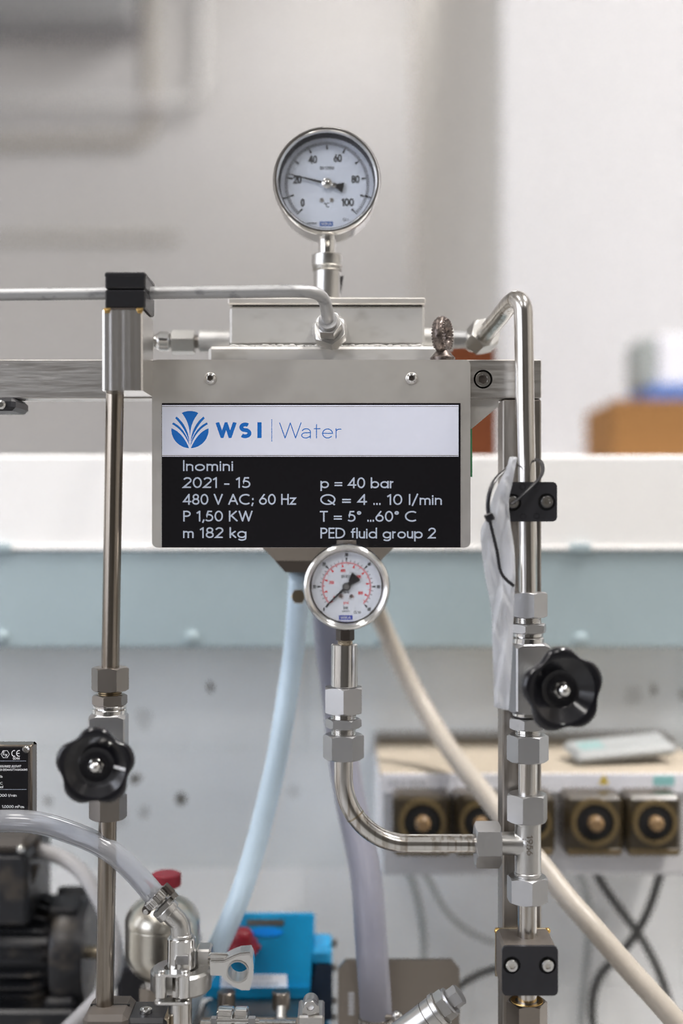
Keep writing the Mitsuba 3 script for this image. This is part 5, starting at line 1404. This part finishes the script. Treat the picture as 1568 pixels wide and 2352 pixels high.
# pump manifold in front
k = thing('pump_manifold', 'grey brown steel manifold with two bosses in front of the blue pump', 'manifold')
MYf = 1.12
add('block', cbox(P(455, 0, MYf)[0], P(735, 0, MYf)[0], MYf, BY - .016, P(0, 2480, MYf)[2], P(0, 2342, MYf)[2], .004), 'smoke_steel', k, 30)
for bx_ in (520, 645):
    stack(k, bx_, MYf + .012, [('boss', 'cyl', 20.5, 2276, 2318, 0, 'smoke_steel'), ('boss_neck', 'cyl', 13, 2317, 2350, 0, 'smoke_steel')])
    q = P(bx_, 2318, MYf - .008)
    add('port', lathe([(S(11, 1.1), 0), (S(12, 1.1), .010), (S(20, 1.1), .013), (S(24, 1.1), .022), (S(24, 1.1), .034)], P(bx_, 2312, 1.11), (0, -.55, -.83)), 'cast_steel', k)
add('foot', cbox(P(480, 0, MYf)[0], P(715, 0, MYf)[0], MYf + .004, BY - .02, DECK + .0005, P(0, 2478, MYf)[2], .002), 'smoke_steel', k)

# ---- bolted flange at the bottom edge
k = thing('bolted_flange', 'pair of bolted steel flanges at the bottom edge, right of the ring clamp', 'flange')
FYb = 1.0
zc2 = P(0, 2368, FYb)[2]
for x0_, x1_ in ((499, 537), (538.5, 570)):
    add('flange_disc', cyl(S(54, FYb), P(x1_, 0, FYb)[0] - P(x0_, 0, FYb)[0], (P(x0_, 0, FYb)[0], FYb, zc2), (1, 0, 0), c=.0012, n=64), 'polished_steel', k)
for x0_, w_ in ((489, 12), (573, 16)):
    for yy, dy in ((2331, -.012), (2358, -.018)):
        add('bolt_head', hexnut(S(11, FYb), S(w_, FYb), 12, (P(x0_, 0, FYb)[0], FYb + dy, P(0, yy, FYb)[2]), (1, 0, 0)), 'nut_steel', k)
add('bolt', cyl(S(5, FYb), P(597, 0, FYb)[0] - P(486, 0, FYb)[0], (P(486, 0, FYb)[0], FYb - .012, P(0, 2331, FYb)[2]), (1, 0, 0)), 'polished_steel', k)
add('pipe', cyl(S(24, FYb), P(680, 0, FYb)[0] - P(460, 0, FYb)[0], (P(460, 0, FYb)[0], FYb, zc2), (1, 0, 0)), 'tube_steel', k)
add('pipe_leg', cyl(S(22, FYb), zc2 - DECK, (P(640, 0, FYb)[0], FYb + .0, DECK + .0005)), 'tube_steel', k)

# ---- lug with nut
k = thing('clamp_lug', 'small steel lug with a hexagon nut at the bottom edge, before the blue pump', 'clamp')
LYb = .992
lugp = unary_union([Point(P(713, 2311, LYb)[0], P(713, 2311, LYb)[2]).buffer(S(18, LYb), 16), pxrect(694, 2311, 733, 2400, LYb)])
add('lug', plate(lugp, LYb, LYb + .012), 'cast_steel', k, 30)
nutm = man(hexnut(S(17.5, LYb), .006, 12, (P(713, 0, LYb)[0], LYb + .0002, P(0, 2309, LYb)[2]), (0, -1, 0)))
add('hex_nut', tri(nutm - man(cyl(S(8.5, LYb), .02, (P(713, 0, LYb)[0], LYb + .004, P(0, 2309, LYb)[2]), (0, -1, 0), 0))), 'cast_steel', k, 30)
add('bolt_end', cyl(S(8, LYb), .003, (P(713, 0, LYb)[0], LYb - .0002, P(0, 2309, LYb)[2]), (0, -1, 0)), 'print_white', k)
add('block', pxbox(683, 2334, 744, 2420, LYb - .004, LYb + .03, .0015), 'cast_steel', k)
add('leg', cbox(P(700, 0, LYb)[0], P(728, 0, LYb)[0], LYb + .004, LYb + .02, DECK + .0005, P(0, 2415, LYb)[2], .001), 'cast_steel', k)

# ---- mounting plate
k = thing('mounting_plate', 'grey brown steel plate with clipped corners behind the wide clear hose', 'plate')
PYm = 1.135
pp = pxpoly([(776, 2500), (776, 2225), (793, 2205), (1038, 2205), (1055, 2226), (1055, 2500)], PYm)
add('sheet', plate(pp, PYm, PYm + .004), 'smoke_steel', k, 25)
for i, yy in enumerate(range(2280, 2332, 9)):
    add('stamp', plate(pxrect(800, yy, 813, yy + 6, PYm), PYm - .0003, PYm + .0002), 'label_grey', k, False)
add('foot', cbox(P(780, 0, PYm)[0], P(1050, 0, PYm)[0], PYm - .01, PYm + .02, DECK + .0005, P(0, 2499, PYm)[2] + .001, .001), 'smoke_steel', k, 25)

# ---- the hoses from the funnel
hp2 = [P(757, 1322, 1.12), P(752, 1400, 1.16), P(757, 1480, 1.175), P(772, 1592, 1.17), P(792, 1765, 1.155), P(811, 1870, 1.14), P(838, 2000, 1.115), P(851, 2150, 1.092), P(859, 2260, 1.08), P(864, 2360, 1.078), P(868, 2480, 1.078)]
k = thing('wide_clear_hose', 'wide cloudy clear hose hanging from the funnel behind the gauge elbow', 'hose')
add('hose_wall', tube(spline(hp2, 110), .0139, 36, hollow=.0112), 'hose_milky', k, True)
cl = thing('hose_clip', 'steel worm clip at the foot of the wide cloudy hose', 'hose clip')
q = P(863, 2345, 1.078)
add('band', ringlathe([(.0140, 0), (.0150, .0004), (.0150, .010), (.0140, .0104)], q - np.array([0, 0, .006]), (0, 0, 1), 64), 'dark_nut_steel', cl, 30)
for i in range(15):
    t = math.radians(200 + i * 10)
    m = cbox(-.0006, .0006, -.0005, .0005, -.004, .004, .0002)
    m.apply_transform(trimesh.transformations.rotation_matrix(t + math.pi / 2, (0, 0, 1))); m.apply_translation((q[0] + .0151 * math.cos(t), q[1] + .0151 * math.sin(t), q[2] - .001))
    add('band_rib', m, 'polished_steel', cl, False)
add('screw_head', trimesh.creation.icosphere(2, S(13, 1.07)).apply_translation(P(911, 2334, 1.068)), 'polished_steel', cl, True, label='round bright screw head')
add('screw', cyl(S(6, 1.07), S(30, 1.07), P(884, 2336, 1.068), (1, 0, 0)), 'dark_nut_steel', cl)
add('hose_tail', cat(cyl(.0108, .016, P(861, 2300, 1.079) - np.array([0, 0, .004]), (0, 0, 1)), cyl(.0105, P(0, 2345, 1.078)[2] - DECK, (P(866, 0, 1.078)[0], 1.078, DECK + .0005))), 'smoke_steel', cl)

sky_pts = [P(689, 1320, 1.112), P(686, 1350, 1.12), P(677, 1470, 1.135), P(659, 1600, 1.135), P(634, 1750, 1.13), P(611, 1850, 1.125), P(570, 2000, 1.115), P(532, 2105, 1.110), P(492, 2190, 1.125), P(455, 2262, 1.152), P(420, 2340, 1.165), P(400, 2450, 1.168)]
k = thing('pale_blue_hose', 'pale blue hose curving from the funnel down to the lower left', 'hose')
add('hose_wall', tube(spline(sky_pts, 120), S(24.5, 1.13), 32), 'hose_sky', k, True)
fitk = add('hex_fitting', hexnut(S(17, 1.10), .012, 0, P(686, 1371, 1.105), (0, -1, 0.1)), 'bronze_steel', k, label='small brown hexagon fitting')
cr = [P(836, 1326, 1.13), P(850, 1375, 1.22), P(876, 1430, 1.30), P(912, 1510, 1.31), P(961, 1605, 1.30), P(1005, 1680, 1.275), P(1042, 1735, 1.24), P(1085, 1790, 1.20), P(1137, 1857, 1.17), P(1195, 1930, 1.14), P(1252, 1998, 1.12), P(1304, 2065, 1.10), P(1350, 2117, 1.085), P(1432, 2212, 1.07), P(1500, 2287, 1.06), P(1560, 2355, 1.055), P(1680, 2480, 1.05), P(1850, 2640, 1.05)]
solo('cream_hose', tube(spline(cr, 900), .0093, 24, ripple=(.0017, .00016)), 'hose_cream', 'cream braided hose slanting from the funnel to the lower right corner', 'hose', smooth=True)

# ---- slanted strainer with hexagon plug
k = thing('strainer', 'slanted steel strainer body with stamped hexagon plug at the bottom edge', 'strainer')
YS = .985
dS = np.array([.78, -.08, .62]); dS /= np.linalg.norm(dS)
b0 = P(1003, 2322, YS)
add('barrel', cyl(S(37, YS), S(150, YS), b0 - dS * S(150, YS), dS, c=.0006, n=56), 'cast_steel', k)
add('flange', lathe([(S(37, YS), 0), (S(40, YS), .0008), (S(40, YS), S(12, YS)), (S(37, YS), S(14, YS))], b0 - dS * S(1, YS), dS, 56), 'cast_steel', k)
add('hex_cap', hexnut(S(36, YS), S(24, YS), 20, b0 + dS * S(12, YS), dS), 'cast_steel', k)
add('washer', cyl(S(33, YS), S(5, YS), b0 + dS * S(36, YS), dS), 'nut_steel', k)
pl = add('hex_plug', hexnut(S(25, YS), S(27, YS), 25, b0 + dS * S(41, YS), dS), 'nut_steel', k, label='hexagon plug')
add('joint_groove', ringlathe([(S(36.5, YS), -.0003), (S(37.4, YS), -.0003), (S(37.4, YS), .0003), (S(36.5, YS), .0003)], b0 - dS * S(24, YS), dS), 'dark_steel', k)
add('strut', cyl(S(18, YS), (b0 - dS * S(120, YS))[2] - DECK, ((b0 - dS * S(120, YS))[0], (b0 - dS * S(120, YS))[1], DECK + .0005)), 'cast_steel', k)
